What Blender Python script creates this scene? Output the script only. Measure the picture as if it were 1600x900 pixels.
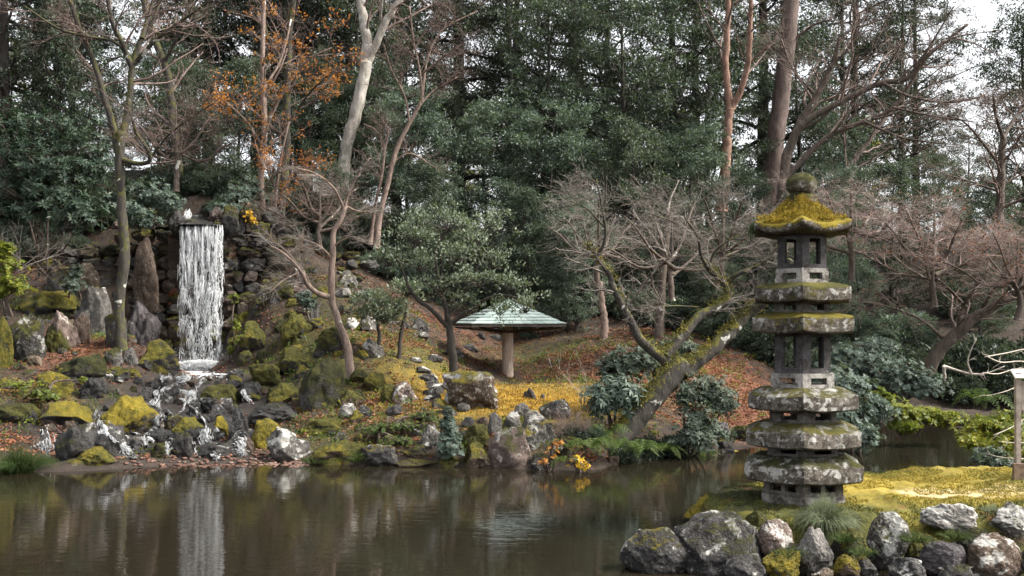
import bpy, bmesh, math
import numpy as np
from mathutils import Vector, Matrix

for _o in list(bpy.data.objects):
    bpy.data.objects.remove(_o)
SC = bpy.context.scene
COL = SC.collection
R = math.radians

# ------------------------------------------------------------------ camera
EYE = 2.7          # eye height above the pond
FPX = 1600.0       # focal length in photo pixels
HOR = 500.0        # horizon row in the photo
cd = bpy.data.cameras.new('camera'); cam = bpy.data.objects.new('camera', cd); COL.objects.link(cam)
cam.location = (0, 0, EYE); cam.rotation_euler = (R(90), 0, 0)
cd.sensor_width = 36; cd.lens = 36.0 * FPX / 1600; cd.shift_y = (HOR - 450) / 1600
cd.clip_start = 0.1; cd.clip_end = 2000
SC.camera = cam

# ------------------------------------------------------------------ sky, sun, exposure
SUN_EL, SUN_AZ = 46.0, 100.0     # azimuth measured from straight ahead towards the right
world = bpy.data.worlds.new('World'); SC.world = world; world.use_nodes = True
wn = world.node_tree; wn.nodes.clear()
w_out = wn.nodes.new('ShaderNodeOutputWorld'); w_bg = wn.nodes.new('ShaderNodeBackground')
w_sky = wn.nodes.new('ShaderNodeTexSky'); w_sky.sky_type = 'NISHITA'; w_sky.sun_disc = False
w_sky.sun_elevation = R(SUN_EL); w_sky.sun_rotation = R(SUN_AZ)
w_sky.air_density = 1.0; w_sky.dust_density = 4.0; w_sky.ozone_density = 1.0
w_hs = wn.nodes.new('ShaderNodeHueSaturation'); w_hs.inputs['Saturation'].default_value = 0.16
wn.links.new(w_sky.outputs[0], w_hs.inputs['Color']); wn.links.new(w_hs.outputs[0], w_bg.inputs['Color'])
w_bg.inputs['Strength'].default_value = 0.15
wn.links.new(w_bg.outputs[0], w_out.inputs['Surface'])
sd_ = bpy.data.lights.new('sun', 'SUN'); sun = bpy.data.objects.new('sun', sd_); COL.objects.link(sun)
sd_.energy = 2.6; sd_.angle = R(12); sd_.color = (1.0, 0.93, 0.81)
_sv = Vector((math.sin(R(SUN_AZ)) * math.cos(R(SUN_EL)), math.cos(R(SUN_AZ)) * math.cos(R(SUN_EL)), math.sin(R(SUN_EL))))
sun.rotation_euler = _sv.to_track_quat('Z', 'Y').to_euler()
vs = SC.view_settings
vs.view_transform = 'Standard'; vs.look = 'None'; vs.gamma = 1.0; vs.use_curve_mapping = False
vs.exposure = 1.4
SC.render.engine = 'CYCLES'
cy = SC.cycles
cy.max_bounces = 4; cy.diffuse_bounces = 2; cy.glossy_bounces = 2; cy.transmission_bounces = 2; cy.transparent_max_bounces = 4
cy.use_adaptive_sampling = True; cy.adaptive_threshold = 0.03
cy.use_denoising = True; cy.sample_clamp_indirect = 6
cy.caustics_reflective = False; cy.caustics_refractive = False

# ------------------------------------------------------------------ helpers
RNG = np.random.default_rng(7)
def at(px, py, d):
    return np.array([(px - 800.0) / FPX * d, d, EYE + (HOR - py) / FPX * d])
def nrm(a):
    return a / np.maximum(np.linalg.norm(a, axis=-1, keepdims=True), 1e-9)
def sstep(a, b, x):
    t = np.clip((x - a) / (b - a), 0, 1); return t * t * (3 - 2 * t)
def _h(ix, iy, iz, s):
    n = (ix * 374761393 + iy * 668265263 + iz * 1274126177 + s * 362437) & 0xffffffff
    n = ((n ^ (n >> 13)) * 1274126177) & 0xffffffff
    n = (n ^ (n >> 16)) & 0xffffff
    return n / float(0xffffff)
def vnoise(P, s=0):
    P = np.asarray(P, float); F = np.floor(P); f = P - F; I = F.astype(np.int64); u = f * f * (3 - 2 * f)
    r = 0
    for dx in (0, 1):
        for dy in (0, 1):
            for dz in (0, 1):
                w = (u[..., 0] if dx else 1 - u[..., 0]) * (u[..., 1] if dy else 1 - u[..., 1]) * (u[..., 2] if dz else 1 - u[..., 2])
                r = r + w * _h(I[..., 0] + dx, I[..., 1] + dy, I[..., 2] + dz, s)
    return r * 2 - 1
def fbm(P, s=0, o=4):
    r = 0; a = 1.0; P = np.asarray(P, float)
    for k in range(o):
        r = r + a * vnoise(P * (2.03 ** k) + 17.3 * k, s + k); a *= 0.5
    return r

class Geo:
    """Collects vertices and quads/triangles; build() links them as one mesh object."""
    def __init__(s): s.V = []; s.Q = []; s.T = []; s.A = []; s.n = 0
    def add(s, V, Q=None, T=None, rnd=None):
        V = np.asarray(V, float).reshape(-1, 3)
        s.V.append(V)
        if Q is not None and len(Q): s.Q.append(np.asarray(Q, np.int64).reshape(-1, 4) + s.n)
        if T is not None and len(T): s.T.append(np.asarray(T, np.int64).reshape(-1, 3) + s.n)
        s.A.append(np.zeros(len(V)) if rnd is None else np.asarray(rnd, float).reshape(-1))
        s.n += len(V)
        return s
    def mesh(s, name, mat, smooth=True, attrs=None):
        me = bpy.data.meshes.new(name)
        V = np.concatenate(s.V); A = np.concatenate(s.A)
        Q = np.concatenate(s.Q) if s.Q else np.zeros((0, 4), np.int64)
        T = np.concatenate(s.T) if s.T else np.zeros((0, 3), np.int64)
        me.vertices.add(len(V)); me.vertices.foreach_set('co', V.astype(np.float32).ravel())
        idx = np.concatenate([Q.ravel(), T.ravel()]).astype(np.int32)
        me.loops.add(len(idx)); me.loops.foreach_set('vertex_index', idx)
        st = np.concatenate([np.arange(len(Q)) * 4, len(Q) * 4 + np.arange(len(T)) * 3]).astype(np.int32)
        me.polygons.add(len(st)); me.polygons.foreach_set('loop_start', st)
        me.polygons.foreach_set('use_smooth', np.full(len(st), smooth))
        me.update(calc_edges=True)
        at_ = me.attributes.new('rnd', 'FLOAT', 'POINT'); at_.data.foreach_set('value', A.astype(np.float32))
        for k, v in (attrs or {}).items():
            t_ = me.attributes.new(k, 'FLOAT', 'POINT'); t_.data.foreach_set('value', np.asarray(v, np.float32))
        if mat: me.materials.append(mat)
        return me
    def build(s, name, mat, parent=None, smooth=True, origin=None, attrs=None):
        if origin is not None:
            s.V = [np.concatenate(s.V) - np.asarray(origin, float)]; s.A = [np.concatenate(s.A)]
        return link(name, s.mesh(name, mat, smooth, attrs), parent, None if origin is None or parent is not None else origin)

def link(name, data, parent=None, loc=None):
    o = bpy.data.objects.new(name, data); COL.objects.link(o)
    if parent is not None: o.parent = parent
    if loc is not None: o.location = tuple(float(v) for v in loc)
    return o
def tag(o, label=None, cat=None, group=None, kind=None):
    if label: o['label'] = label
    if cat: o['category'] = cat
    if group: o['group'] = group
    if kind: o['kind'] = kind
    return o
def thing(name, loc, label, cat, group=None):
    return tag(link(name, None, None, loc), label, cat, group)
def copy_tree(o, parent=None, kids=None):
    c = o.copy(); COL.objects.link(c); c.parent = parent
    for ch in [x for x in ALLKIDS.get(o.name, [])]: copy_tree(ch, c)
    return c
ALLKIDS = {}
def note_kids(root):
    for o in COL.objects:
        if o.parent is not None: ALLKIDS.setdefault(o.parent.name, [])
    def rec(r):
        ALLKIDS[r.name] = [o for o in COL.objects if o.parent == r]
        for k in ALLKIDS[r.name]: rec(k)
    rec(root)

# tubes: P (N,K,3), Rd (N,K)
def tubes(g, P, Rd, sides=3, rnd=None, cap=False):
    P = np.asarray(P, float); Rd = np.asarray(Rd, float); N, K, _ = P.shape
    T = np.empty_like(P); T[:, 1:-1] = P[:, 2:] - P[:, :-2]; T[:, 0] = P[:, 1] - P[:, 0]; T[:, -1] = P[:, -1] - P[:, -2]
    T = nrm(T)
    ax = nrm(P[:, -1] - P[:, 0])
    ref = np.where(np.abs(ax[:, 2:3]) > 0.8, np.array([[1., 0.1, 0]]), np.array([[0.05, 0.02, 1.]]))[:, None, :]
    U = nrm(np.cross(T, np.broadcast_to(ref, T.shape))); W = np.cross(T, U)
    a = np.arange(sides) / sides * 2 * np.pi
    V = P[:, :, None, :] + Rd[:, :, None, None] * (np.cos(a)[None, None, :, None] * U[:, :, None, :] + np.sin(a)[None, None, :, None] * W[:, :, None, :])
    i = np.arange(N)[:, None, None] * K * sides; j = np.arange(K - 1)[None, :, None] * sides; k = np.arange(sides)[None, None, :]
    k2 = (k + 1) % sides
    Q = np.stack([i + j + k, i + j + k2, i + j + sides + k2, i + j + sides + k], -1)
    r = None if rnd is None else np.repeat(rnd, K * sides)
    g.add(V, Q, rnd=r)
    if cap:
        s0 = g.n - N * K * sides
        for n in range(N):
            for e in (0, K - 1):
                ring = (s0 + n * K * sides + e * sides + np.arange(sides))
                c = P[n, e][None]; g.add(c, None); ci = g.n - 1
                t = np.stack([np.full(sides, ci), ring, np.roll(ring, -1)], -1)
                g.T.append(t)
    return V
def smooth_path(pts, K, wob=0.0, seed=0):
    """Catmull-Rom resample of a polyline to K points."""
    p = np.asarray(pts, float)
    q = np.vstack([2 * p[0] - p[1], p, 2 * p[-1] - p[-2]])
    L = np.concatenate([[0], np.cumsum(np.linalg.norm(np.diff(p, axis=0), axis=1))]); L /= L[-1]
    out = []
    for t in np.linspace(0, 1, K):
        i = min(np.searchsorted(L, t, side='right') - 1, len(p) - 2); u = (t - L[i]) / max(L[i + 1] - L[i], 1e-9)
        a, b, c, d = q[i], q[i + 1], q[i + 2], q[i + 3]
        out.append(0.5 * (2 * b + (c - a) * u + (2 * a - 5 * b + 4 * c - d) * u * u + (3 * b - a - 3 * c + d) * u ** 3))
    out = np.array(out)
    if wob:
        r = np.random.default_rng(seed); n = np.stack([vnoise(np.stack([np.linspace(0, K * 0.45, K), np.full(K, k * 9.7 + seed), np.zeros(K)], -1)) for k in range(3)], -1)
        out = out + n * wob * np.sin(np.linspace(0, np.pi, K))[:, None] ** 0.5
    return out
def px_path(pts, K=14, wob=0.0, seed=0):
    return smooth_path([at(*p) for p in pts], K, wob, seed)

# branch spawning, vectorised. P (N,K,3), Rd (N,K) -> children
def spawn(rng, P, Rd, n, t0, t1, L, ang=(35, 70), up=0.1, wob=0.18, K=5, rr=0.55, rmin=0.002, flat=1.0, droop=0.0, lfac=None, tipf=0.35):
    N, K0, _ = P.shape
    t = (np.arange(n)[None, :] + rng.random((N, n))) / n * (t1 - t0) + t0
    f = np.clip(t * (K0 - 1), 0, K0 - 1.001); i = f.astype(int); u = (f - i)[..., None]
    ar = np.arange(N)[:, None]
    B = P[ar, i] * (1 - u) + P[ar, i + 1] * u; D = nrm(P[ar, i + 1] - P[ar, i])
    rp = Rd[ar, i] * (1 - u[..., 0]) + Rd[ar, i + 1] * u[..., 0]
    rv = nrm(rng.normal(size=(N, n, 3))); rv[..., 2] *= flat
    pr = nrm(np.cross(np.cross(D, rv), D))
    a = np.radians(rng.uniform(ang[0], ang[1], (N, n)))[..., None]
    d = np.cos(a) * D + np.sin(a) * pr; d[..., 2] = d[..., 2] * (0.5 + 0.5 * flat) + up; d = nrm(d)
    ln = (rng.uniform(L[0], L[1], (N, n)) * (1.15 - 0.5 * t))
    if lfac is not None: ln = ln * lfac[:, None]
    M = N * n; B = B.reshape(M, 3); d = d.reshape(M, 3); ln = ln.reshape(M); rp = rp.reshape(M)
    out = np.empty((M, K, 3)); out[:, 0] = B; st = ln / (K - 1)
    for k in range(1, K):
        d = d + rng.normal(size=(M, 3)) * wob; d[:, 2] += up * 0.35 - droop; d = nrm(d)
        out[:, k] = out[:, k - 1] + d * st[:, None]
    r0 = np.clip(np.minimum(rp * rr, ln * 0.028), rmin, None)
    rad = r0[:, None] * np.linspace(1, tipf, K)[None, :]
    return out, rad

def leaf_geo(g, B, A, S, l, w, rng, fold=0.15):
    N = len(B); l = np.broadcast_to(l, (N,))[:, None]; w = np.broadcast_to(w, (N,))[:, None]
    n = np.cross(A, S)
    V = np.stack([B, B + A * l * 0.48 + S * w * 0.5 + n * w * fold, B + A * l - n * l * 0.08, B + A * l * 0.48 - S * w * 0.5 + n * w * fold], 1)
    Q = np.arange(N * 4).reshape(N, 4)
    g.add(V, Q, rnd=np.repeat(rng.random(N), 4))
def leaves_on(g, rng, P, n, l, w, t0=0.25, t1=1.0, out=0.6, up=0.2, spread=0.0, flatn=0.8):
    N, K0, _ = P.shape
    t = rng.uniform(t0, t1, (N, n)); f = np.clip(t * (K0 - 1), 0, K0 - 1.001); i = f.astype(int); u = (f - i)[..., None]
    ar = np.arange(N)[:, None]
    B = (P[ar, i] * (1 - u) + P[ar, i + 1] * u).reshape(-1, 3); D = nrm(P[ar, i + 1] - P[ar, i]).reshape(-1, 3)
    M = len(B); B = B + rng.normal(size=(M, 3)) * spread
    A = nrm(D * out + rng.normal(size=(M, 3)) * 0.55 + np.array([0, 0, up]))
    S = nrm(np.cross(rng.normal(size=(M, 3)) * (1 - flatn) + np.array([0, 0, flatn]), A))
    leaf_geo(g, B, A, S, rng.uniform(l * 0.7, l * 1.25, M), rng.uniform(w * 0.7, w * 1.2, M), rng)
def clump_leaves(g, rng, C, n, rad, l, w, up=0.35, centre=None, flat=0.7, flatn=0.6):
    """leaf clumps round the points C (N,3)"""
    N = len(C); o = nrm(rng.normal(size=(N, n, 3))); rr = rng.random((N, n, 1)) ** 0.5
    rad = np.broadcast_to(rad, (N,))[:, None, None]
    off = o * rr * rad * np.array([1, 1, flat]); B = (C[:, None, :] + off).reshape(-1, 3)
    A = o.reshape(-1, 3) + rng.normal(size=B.shape) * 0.5 + np.array([0, 0, up])
    if centre is not None: A = A + 0.6 * nrm(B - centre)
    A = nrm(A); S = nrm(np.cross(rng.normal(size=B.shape) * (1 - flatn) + np.array([0, 0, flatn]), A)); M = len(B)
    leaf_geo(g, B, A, S, rng.uniform(l * 0.65, l * 1.25, M), rng.uniform(w * 0.7, w * 1.25, M), rng)

# ------------------------------------------------------------------ materials
class NT:
    def __init__(s, name):
        s.m = bpy.data.materials.new(name); s.m.use_nodes = True; s.t = s.m.node_tree; s.t.nodes.clear()
        s.out = s.t.nodes.new('ShaderNodeOutputMaterial')
    def n(s, ty, inp=None, **pr):
        nd = s.t.nodes.new('ShaderNode' + ty)
        for k, v in pr.items(): setattr(nd, k, v)
        for k, v in (inp or {}).items():
            sk = nd.inputs[k]
            if isinstance(v, bpy.types.NodeSocket): s.t.links.new(v, sk)
            else:
                sk.default_value = (*v, 1.0) if isinstance(v, tuple) and len(v) == 3 and sk.type == 'RGBA' else v
        return nd
    def pos(s): 
        return s.n('NewGeometry').outputs['Position']
    def noise(s, sc, det=4, vec=None, rough=0.55, dist=0.0):
        return s.n('TexNoise', {'Vector': vec if vec is not None else s.P, 'Scale': sc, 'Detail': det, 'Roughness': rough, 'Distortion': dist}).outputs['Fac']
    def math(s, op, a, b=0.0, c=0.0, clamp=False):
        nd = s.t.nodes.new('ShaderNodeMath'); nd.operation = op; nd.use_clamp = clamp
        for i, v in enumerate((a, b, c)):
            if isinstance(v, bpy.types.NodeSocket): s.t.links.new(v, nd.inputs[i])
            else: nd.inputs[i].default_value = v
        return nd.outputs[0]
    def ss(s, v, a, b):
        nd = s.t.nodes.new('ShaderNodeMapRange'); nd.interpolation_type = 'SMOOTHSTEP'
        for k, x in (('Value', v), ('From Min', a), ('From Max', b)):
            if isinstance(x, bpy.types.NodeSocket): s.t.links.new(x, nd.inputs[k])
            else: nd.inputs[k].default_value = x
        return nd.outputs[0]
    def mix(s, f, a, b, mode='MIX'):
        nd = s.t.nodes.new('ShaderNodeMix'); nd.data_type = 'RGBA'; nd.blend_type = mode
        for k, x in ((0, f), (6, a), (7, b)):
            if isinstance(x, bpy.types.NodeSocket): s.t.links.new(x, nd.inputs[k])
            else: nd.inputs[k].default_value = (*x, 1.0) if isinstance(x, tuple) and len(x) == 3 else x
        return nd.outputs[2]
    def ramp(s, f, stops):
        nd = s.t.nodes.new('ShaderNodeValToRGB'); s.t.links.new(f, nd.inputs[0]); e = nd.color_ramp.elements
        while len(e) < len(stops): e.new(0.5)
        for el, (p, c) in zip(e, stops): el.position = p; el.color = (*c, 1)
        return nd.outputs[0]
    def attr(s, name, ty='GEOMETRY'):
        return s.n('Attribute', attribute_type=ty, attribute_name=name).outputs['Fac']
    def bump(s, h, st=0.5, dist=0.02, nrm=None):
        nd = s.n('Bump', {'Height': h, 'Strength': st, 'Distance': dist})
        if nrm is not None: s.t.links.new(nrm, nd.inputs['Normal'])
        return nd.outputs[0]
    def bsdf(s, **inp):
        b = s.n('BsdfPrincipled', {k.replace('_', ' '): v for k, v in inp.items()}); s.t.links.new(b.outputs[0], s.out.inputs[0]); return b

MOSS_DARK, MOSS_MID, MOSS_GOLD = (0.016, 0.018, 0.006), (0.070, 0.068, 0.011), (0.34, 0.25, 0.020)
def rock_material(name, rust=0.0, fine=1.0):
    s = NT(name); P = s.pos(); oi = s.n('ObjectInfo')
    off = s.n('VectorMath', {0: oi.outputs['Random'], 1: (37.0, 91.0, 53.0)}, operation='MULTIPLY').outputs[0]
    s.P = s.n('VectorMath', {0: P, 1: off}, operation='ADD').outputs[0]
    n1 = s.noise(1.6 * fine, 6, rough=0.6); n2 = s.noise(7 * fine, 6, rough=0.65); n3 = s.noise(38 * fine, 3, rough=0.7)
    nz = s.n('SeparateXYZ', {0: s.n('NewGeometry').outputs['Normal']}).outputs[2]
    tint = oi.outputs['Color']
    k = s.math('ADD', s.math('MULTIPLY', n1, 0.55), s.math('ADD', s.math('MULTIPLY', n2, 0.5), s.math('MULTIPLY', n3, 0.35)))
    k = s.ss(k, 0.50, 0.88)
    base = s.mix(1.0, tint, s.ramp(k, [(0, (0.22, 0.20, 0.19)), (0.45, (0.72, 0.68, 0.64)), (0.78, (1.05, 1.0, 0.95)), (1, (1.4, 1.36, 1.3))]), 'MULTIPLY')
    if rust:
        base = s.mix(s.ss(s.noise(0.9, 3), 0.55, 0.7), base, (0.22, 0.055, 0.014))
    if fine > 1.5: n2 = s.noise(9.0, 7, rough=0.75)
    if fine > 1.5: base = s.mix(s.ss(s.noise(5.5, 6, rough=0.7, dist=0.4), 0.50, 0.60), base, s.mix(0.8, base, (0.035, 0.028, 0.022)))
    lich = s.attr('lichen', 'OBJECT'); mossv = s.attr('moss', 'OBJECT'); wet = s.attr('wet', 'OBJECT')
    ln = s.noise(3.2 * fine, 7, rough=0.62, dist=0.6)
    ln = s.math('ADD', ln, s.math('MULTIPLY', nz, 0.11))
    spk = s.ss(s.noise(19 * (1 + 0.25 * (fine - 1)), 5, rough=0.75), 0.56, 0.63)
    th = s.math('SUBTRACT', 0.725, s.math('MULTIPLY', lich, 0.36))
    lm = s.ss(ln, th, s.math('ADD', th, 0.05))
    lm = s.math('MAXIMUM', lm, s.math('MULTIPLY', spk, s.math('MULTIPLY', lich, 1.1)), clamp=True)
    base = s.mix(s.math('MULTIPLY', lm, 0.9), base, s.ramp(n2, [(0.3, (0.22, 0.21, 0.19)), (0.55, (0.45, 0.44, 0.41)), (0.75, (0.62, 0.61, 0.58))]))
    mn = s.math('ADD', s.math('MULTIPLY', nz, 0.50), s.math('ADD', s.math('MULTIPLY', s.noise(2.1 * fine, 6, rough=0.7, dist=0.3), 1.7), s.math('MULTIPLY', s.math('ADD', n2, n3), 0.35)))
    mt = s.math('SUBTRACT', 2.06, s.math('MULTIPLY', mossv, 1.15))
    mm = s.ss(mn, s.math('SUBTRACT', mt, 0.08), s.math('ADD', mt, 0.24))
    gold = s.attr('gold', 'OBJECT')
    mcol = s.ramp(s.math('ADD', s.math('ADD', s.math('MULTIPLY', s.math('ADD', n2, n3), 0.42), s.math('MULTIPLY', s.noise(2.8, 4, rough=0.6), 0.30)), s.math('ADD', s.math('MULTIPLY', gold, 0.17), s.math('MULTIPLY', s.math('SUBTRACT', oi.outputs['Random'], 0.6), 0.20))), [(0.46, MOSS_DARK), (0.63, MOSS_MID), (0.93, MOSS_GOLD)])
    dry = s.math('SUBTRACT', 1.0, s.math('MULTIPLY', wet, 0.62))
    base = s.mix(1.0, base, s.n('CombineXYZ', {0: dry, 1: dry, 2: dry}).outputs[0], 'MULTIPLY')
    col = s.mix(mm, base, mcol)
    rgh = s.math('SUBTRACT', 0.88, s.math('MULTIPLY', s.math('MULTIPLY', wet, 0.42), s.math('SUBTRACT', 1.0, mm)))
    hgt = s.math('ADD', s.math('MULTIPLY', n2, 0.7), s.math('ADD', s.math('MULTIPLY', n3, s.math('ADD', 0.25, s.math('MULTIPLY', mm, 0.6))), s.math('MULTIPLY', mm, 0.3)))
    s.bsdf(Base_Color=col, Roughness=rgh, Specular_IOR_Level=0.3, Normal=s.bump(hgt, 1.0, 0.085 / fine))
    return s.m
def leaf_material(name, cols, trans=0.3, rough=0.42, spec=0.22):
    s = NT(name); s.P = s.pos(); oi = s.n('ObjectInfo')
    r = s.attr('rnd'); st = [(i / max(len(cols) - 1, 1), c) for i, c in enumerate(cols)]
    f = s.math('ADD', s.math('MULTIPLY', r, 0.55), s.math('MULTIPLY', s.ss(s.noise(0.45, 2), 0.3, 0.7), 0.3)); f = s.math('ADD', f, s.math('MULTIPLY', oi.outputs['Random'], 0.15))
    c = s.ramp(f, st)
    b = s.n('BsdfPrincipled', {'Base Color': c, 'Roughness': rough + 0.1, 'Specular IOR Level': spec})
    t = s.n('BsdfTranslucent', {'Color': s.mix(1.0, c, (1.3, 1.45, 0.75), 'MULTIPLY')})
    mx = s.n('MixShader', {0: trans, 1: b.outputs[0], 2: t.outputs[0]}); s.t.links.new(mx.outputs[0], s.out.inputs[0])
    return s.m
def bark_material(name, dark, light, moss=0.0, lichen=0.0, vert=6.0, goldness=0.25):
    s = NT(name); P = s.pos()
    s.P = s.n('Mapping', {'Vector': P, 'Scale': (vert, vert, vert * 0.28)}).outputs[0]
    n1 = s.noise(1.6, 6, rough=0.65); s.P = P; n2 = s.noise(4.5, 5, rough=0.6); n3 = s.noise(30, 3)
    col = s.ramp(s.math('ADD', s.math('MULTIPLY', n1, 0.7), s.math('MULTIPLY', n3, 0.3)), [(0.36, dark), (0.62, light)])
    if lichen:
        col = s.mix(s.ss(s.noise(3.0, 6, dist=0.5), 0.68 - 0.25 * lichen, 0.73 - 0.25 * lichen), col, s.ramp(n3, [(0.3, (0.33, 0.32, 0.28)), (0.7, (0.62, 0.61, 0.56))]))
    if moss:
        nz = s.n('SeparateXYZ', {0: s.n('NewGeometry').outputs['Normal']}).outputs[2]
        mn = s.math('ADD', s.math('MULTIPLY', nz, 0.45), n2)
        m_ = s.ss(mn, 1.02 - moss, 1.14 - moss)
        col = s.mix(m_, col, s.ramp(s.math('ADD', s.math('MULTIPLY', s.math('ADD', n2, n3), 0.5), goldness * 0.6), [(0.36, MOSS_DARK), (0.6, MOSS_MID), (0.92, MOSS_GOLD)]))
    s.bsdf(Base_Color=col, Roughness=0.85, Normal=s.bump(s.math('ADD', n1, s.math('MULTIPLY', n3, 0.4)), 0.8, 0.03))
    return s.m
def plain(name, c1, c2, sc=8.0, rough=0.8, bump=0.3, dist=0.01):
    s = NT(name); s.P = s.pos(); n = s.noise(sc, 6); s.bsdf(Base_Color=s.ramp(n, [(0.3, c1), (0.7, c2)]), Roughness=rough, Normal=s.bump(n, bump, dist)); return s.m

M = {}
M['rock'] = rock_material('rock'); M['rock_rust'] = rock_material('rock_rust', 1.0)
M['pagoda_stone'] = rock_material('pagoda_stone', fine=2.6)
M['ev_dark'] = leaf_material('ev_dark', [(0.024, 0.034, 0.029), (0.046, 0.060, 0.050), (0.095, 0.112, 0.085)], 0.22, 0.42)
M['ev_mid'] = leaf_material('ev_mid', [(0.034, 0.050, 0.041), (0.066, 0.090, 0.070), (0.14, 0.16, 0.115)], 0.25, 0.4)
M['ev_blue'] = leaf_material('ev_blue', [(0.050, 0.074, 0.062), (0.10, 0.135, 0.112), (0.22, 0.26, 0.21)], 0.25, 0.42)
M['conifer'] = leaf_material('conifer', [(0.024, 0.032, 0.027), (0.046, 0.058, 0.046), (0.100, 0.108, 0.075)], 0.2, 0.55)
M['holly'] = leaf_material('holly', [(0.065, 0.085, 0.062), (0.145, 0.175, 0.128), (0.28, 0.31, 0.23)], 0.22, 0.4)
M['rhodo'] = leaf_material('rhodo', [(0.018, 0.033, 0.024), (0.034, 0.057, 0.038), (0.085, 0.112, 0.075)], 0.2, 0.33)
M['yellowgreen'] = leaf_material('yellowgreen', [(0.045, 0.075, 0.018), (0.13, 0.16, 0.025), (0.34, 0.30, 0.04)], 0.35, 0.35)
M['backlit'] = leaf_material('backlit', [(0.08, 0.09, 0.02), (0.20, 0.19, 0.03), (0.42, 0.33, 0.04)], 0.5, 0.5)
M['orange'] = leaf_material('orange', [(0.26, 0.085, 0.024), (0.43, 0.165, 0.042), (0.55, 0.29, 0.07)], 0.4, 0.55)
M['gold_leaf'] = leaf_material('gold_leaf', [(0.45, 0.20, 0.02), (0.60, 0.36, 0.03), (0.65, 0.48, 0.06)], 0.4, 0.5)
M['fern'] = leaf_material('fern', [(0.030, 0.060, 0.016), (0.070, 0.105, 0.028), (0.14, 0.16, 0.05)], 0.35, 0.5)
M['grass'] = leaf_material('grass', [(0.022, 0.045, 0.014), (0.045, 0.075, 0.020), (0.10, 0.12, 0.04)], 0.25, 0.45)
M['tuft'] = leaf_material('tuft', [(0.10, 0.14, 0.075), (0.22, 0.25, 0.15), (0.40, 0.38, 0.26)], 0.25, 0.55)
M['dry'] = leaf_material('dry', [(0.06, 0.045, 0.03), (0.16, 0.12, 0.08), (0.30, 0.24, 0.16)], 0.2, 0.7)
M['litter'] = leaf_material('litter', [(0.060, 0.028, 0.020), (0.155, 0.058, 0.036), (0.25, 0.105, 0.055), (0.33, 0.21, 0.12)], 0.15, 0.7)
M['bark_mossy'] = bark_material('bark_mossy', (0.012, 0.010, 0.008), (0.055, 0.047, 0.037), 0.52, 0.16, goldness=0.0)
M['bark_lean'] = bark_material('bark_lean', (0.016, 0.014, 0.012), (0.055, 0.047, 0.037), 0.40, 0.14, goldness=0.12)
M['bark_dark'] = bark_material('bark_dark', (0.012, 0.010, 0.009), (0.050, 0.040, 0.032))
M['bark_cedar'] = bark_material('bark_cedar', (0.045, 0.032, 0.028), (0.15, 0.105, 0.09))
M['bark_pale'] = bark_material('bark_pale', (0.16, 0.14, 0.12), (0.42, 0.39, 0.345), 0.0, 0.3, vert=5.0)
M['bark_pink'] = bark_material('bark_pink', (0.08, 0.055, 0.044), (0.26, 0.19, 0.155), 0.16, 0.2)
M['bark_orange'] = bark_material('bark_orange', (0.10, 0.055, 0.038), (0.32, 0.19, 0.14), 0.05)
M['bark_brown'] = bark_material('bark_brown', (0.030, 0.022, 0.018), (0.12, 0.09, 0.070), 0.1, 0.15)
M['twig_red'] = plain('twig_red', (0.075, 0.050, 0.042), (0.185, 0.132, 0.112), 3.0)
M['twig_pink'] = plain('twig_pink', (0.16, 0.115, 0.10), (0.34, 0.26, 0.23), 3.0)
M['twig_grey'] = plain('twig_grey', (0.09, 0.075, 0.064), (0.235, 0.205, 0.18), 3.0)
M['twig_pale'] = plain('twig_pale', (0.26, 0.22, 0.18), (0.50, 0.46, 0.40), 3.0)
# ------------------------------------------------------------------ terrain
CP = [  # (photo x, photo y, distance)
 (-300, 640, 21), (-300, 500, 27), (-300, 330, 36), (50, 640, 22), (50, 600, 23.5), (100, 560, 25), (50, 500, 27.4), (30, 420, 30.5), (110, 385, 32), (100, 330, 36), (100, 270, 46),
 (180, 560, 25.2), (190, 530, 26.4), (300, 706, 20.3), (300, 665, 22.2), (300, 630, 24.2), (300, 592, 27.6), (310, 580, 29.2), (310, 349, 30.9), (240, 349, 30.9), (375, 349, 30.9), (310, 320, 36), (300, 270, 46),
 (215, 545, 27), (400, 610, 24.6), (420, 560, 26.8), (425, 480, 28.4), (430, 400, 30), (440, 350, 33), (500, 690, 20.3), (500, 630, 22.9), (500, 560, 25.4), (500, 480, 28), (500, 400, 32.5), (520, 340, 38),
 (600, 680, 20.6), (600, 620, 22.7), (600, 540, 26), (600, 470, 30), (600, 400, 35), (600, 330, 46),
 (700, 660, 20.8), (700, 605, 24.5), (700, 560, 27.5), (700, 500, 32), (700, 440, 38), (750, 640, 21.6), (800, 650, 21.3), (800, 600, 28), (800, 560, 31), (800, 520, 34), (850, 480, 38), (800, 400, 50),
 (900, 640, 22), (880, 600, 26), (900, 560, 29), (900, 520, 32.5), (900, 470, 38), (1000, 650, 22), (1000, 590, 26), (1000, 520, 32), (1000, 440, 42), (1000, 360, 55),
 (1120, 680, 22.6), (1150, 620, 25.4), (1180, 570, 28.5), (1150, 510, 34), (1150, 430, 45), (1300, 640, 28), (1300, 540, 33), (1300, 440, 44), (1400, 630, 29.5), (1400, 540, 33), (1400, 450, 40), (1400, 380, 52),
 (1550, 625, 30), (1550, 500, 34), (1550, 400, 42), (1750, 600, 30), (1750, 450, 38), (2000, 420, 45)]
_cp = np.array([at(*c) for c in CP])
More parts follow.
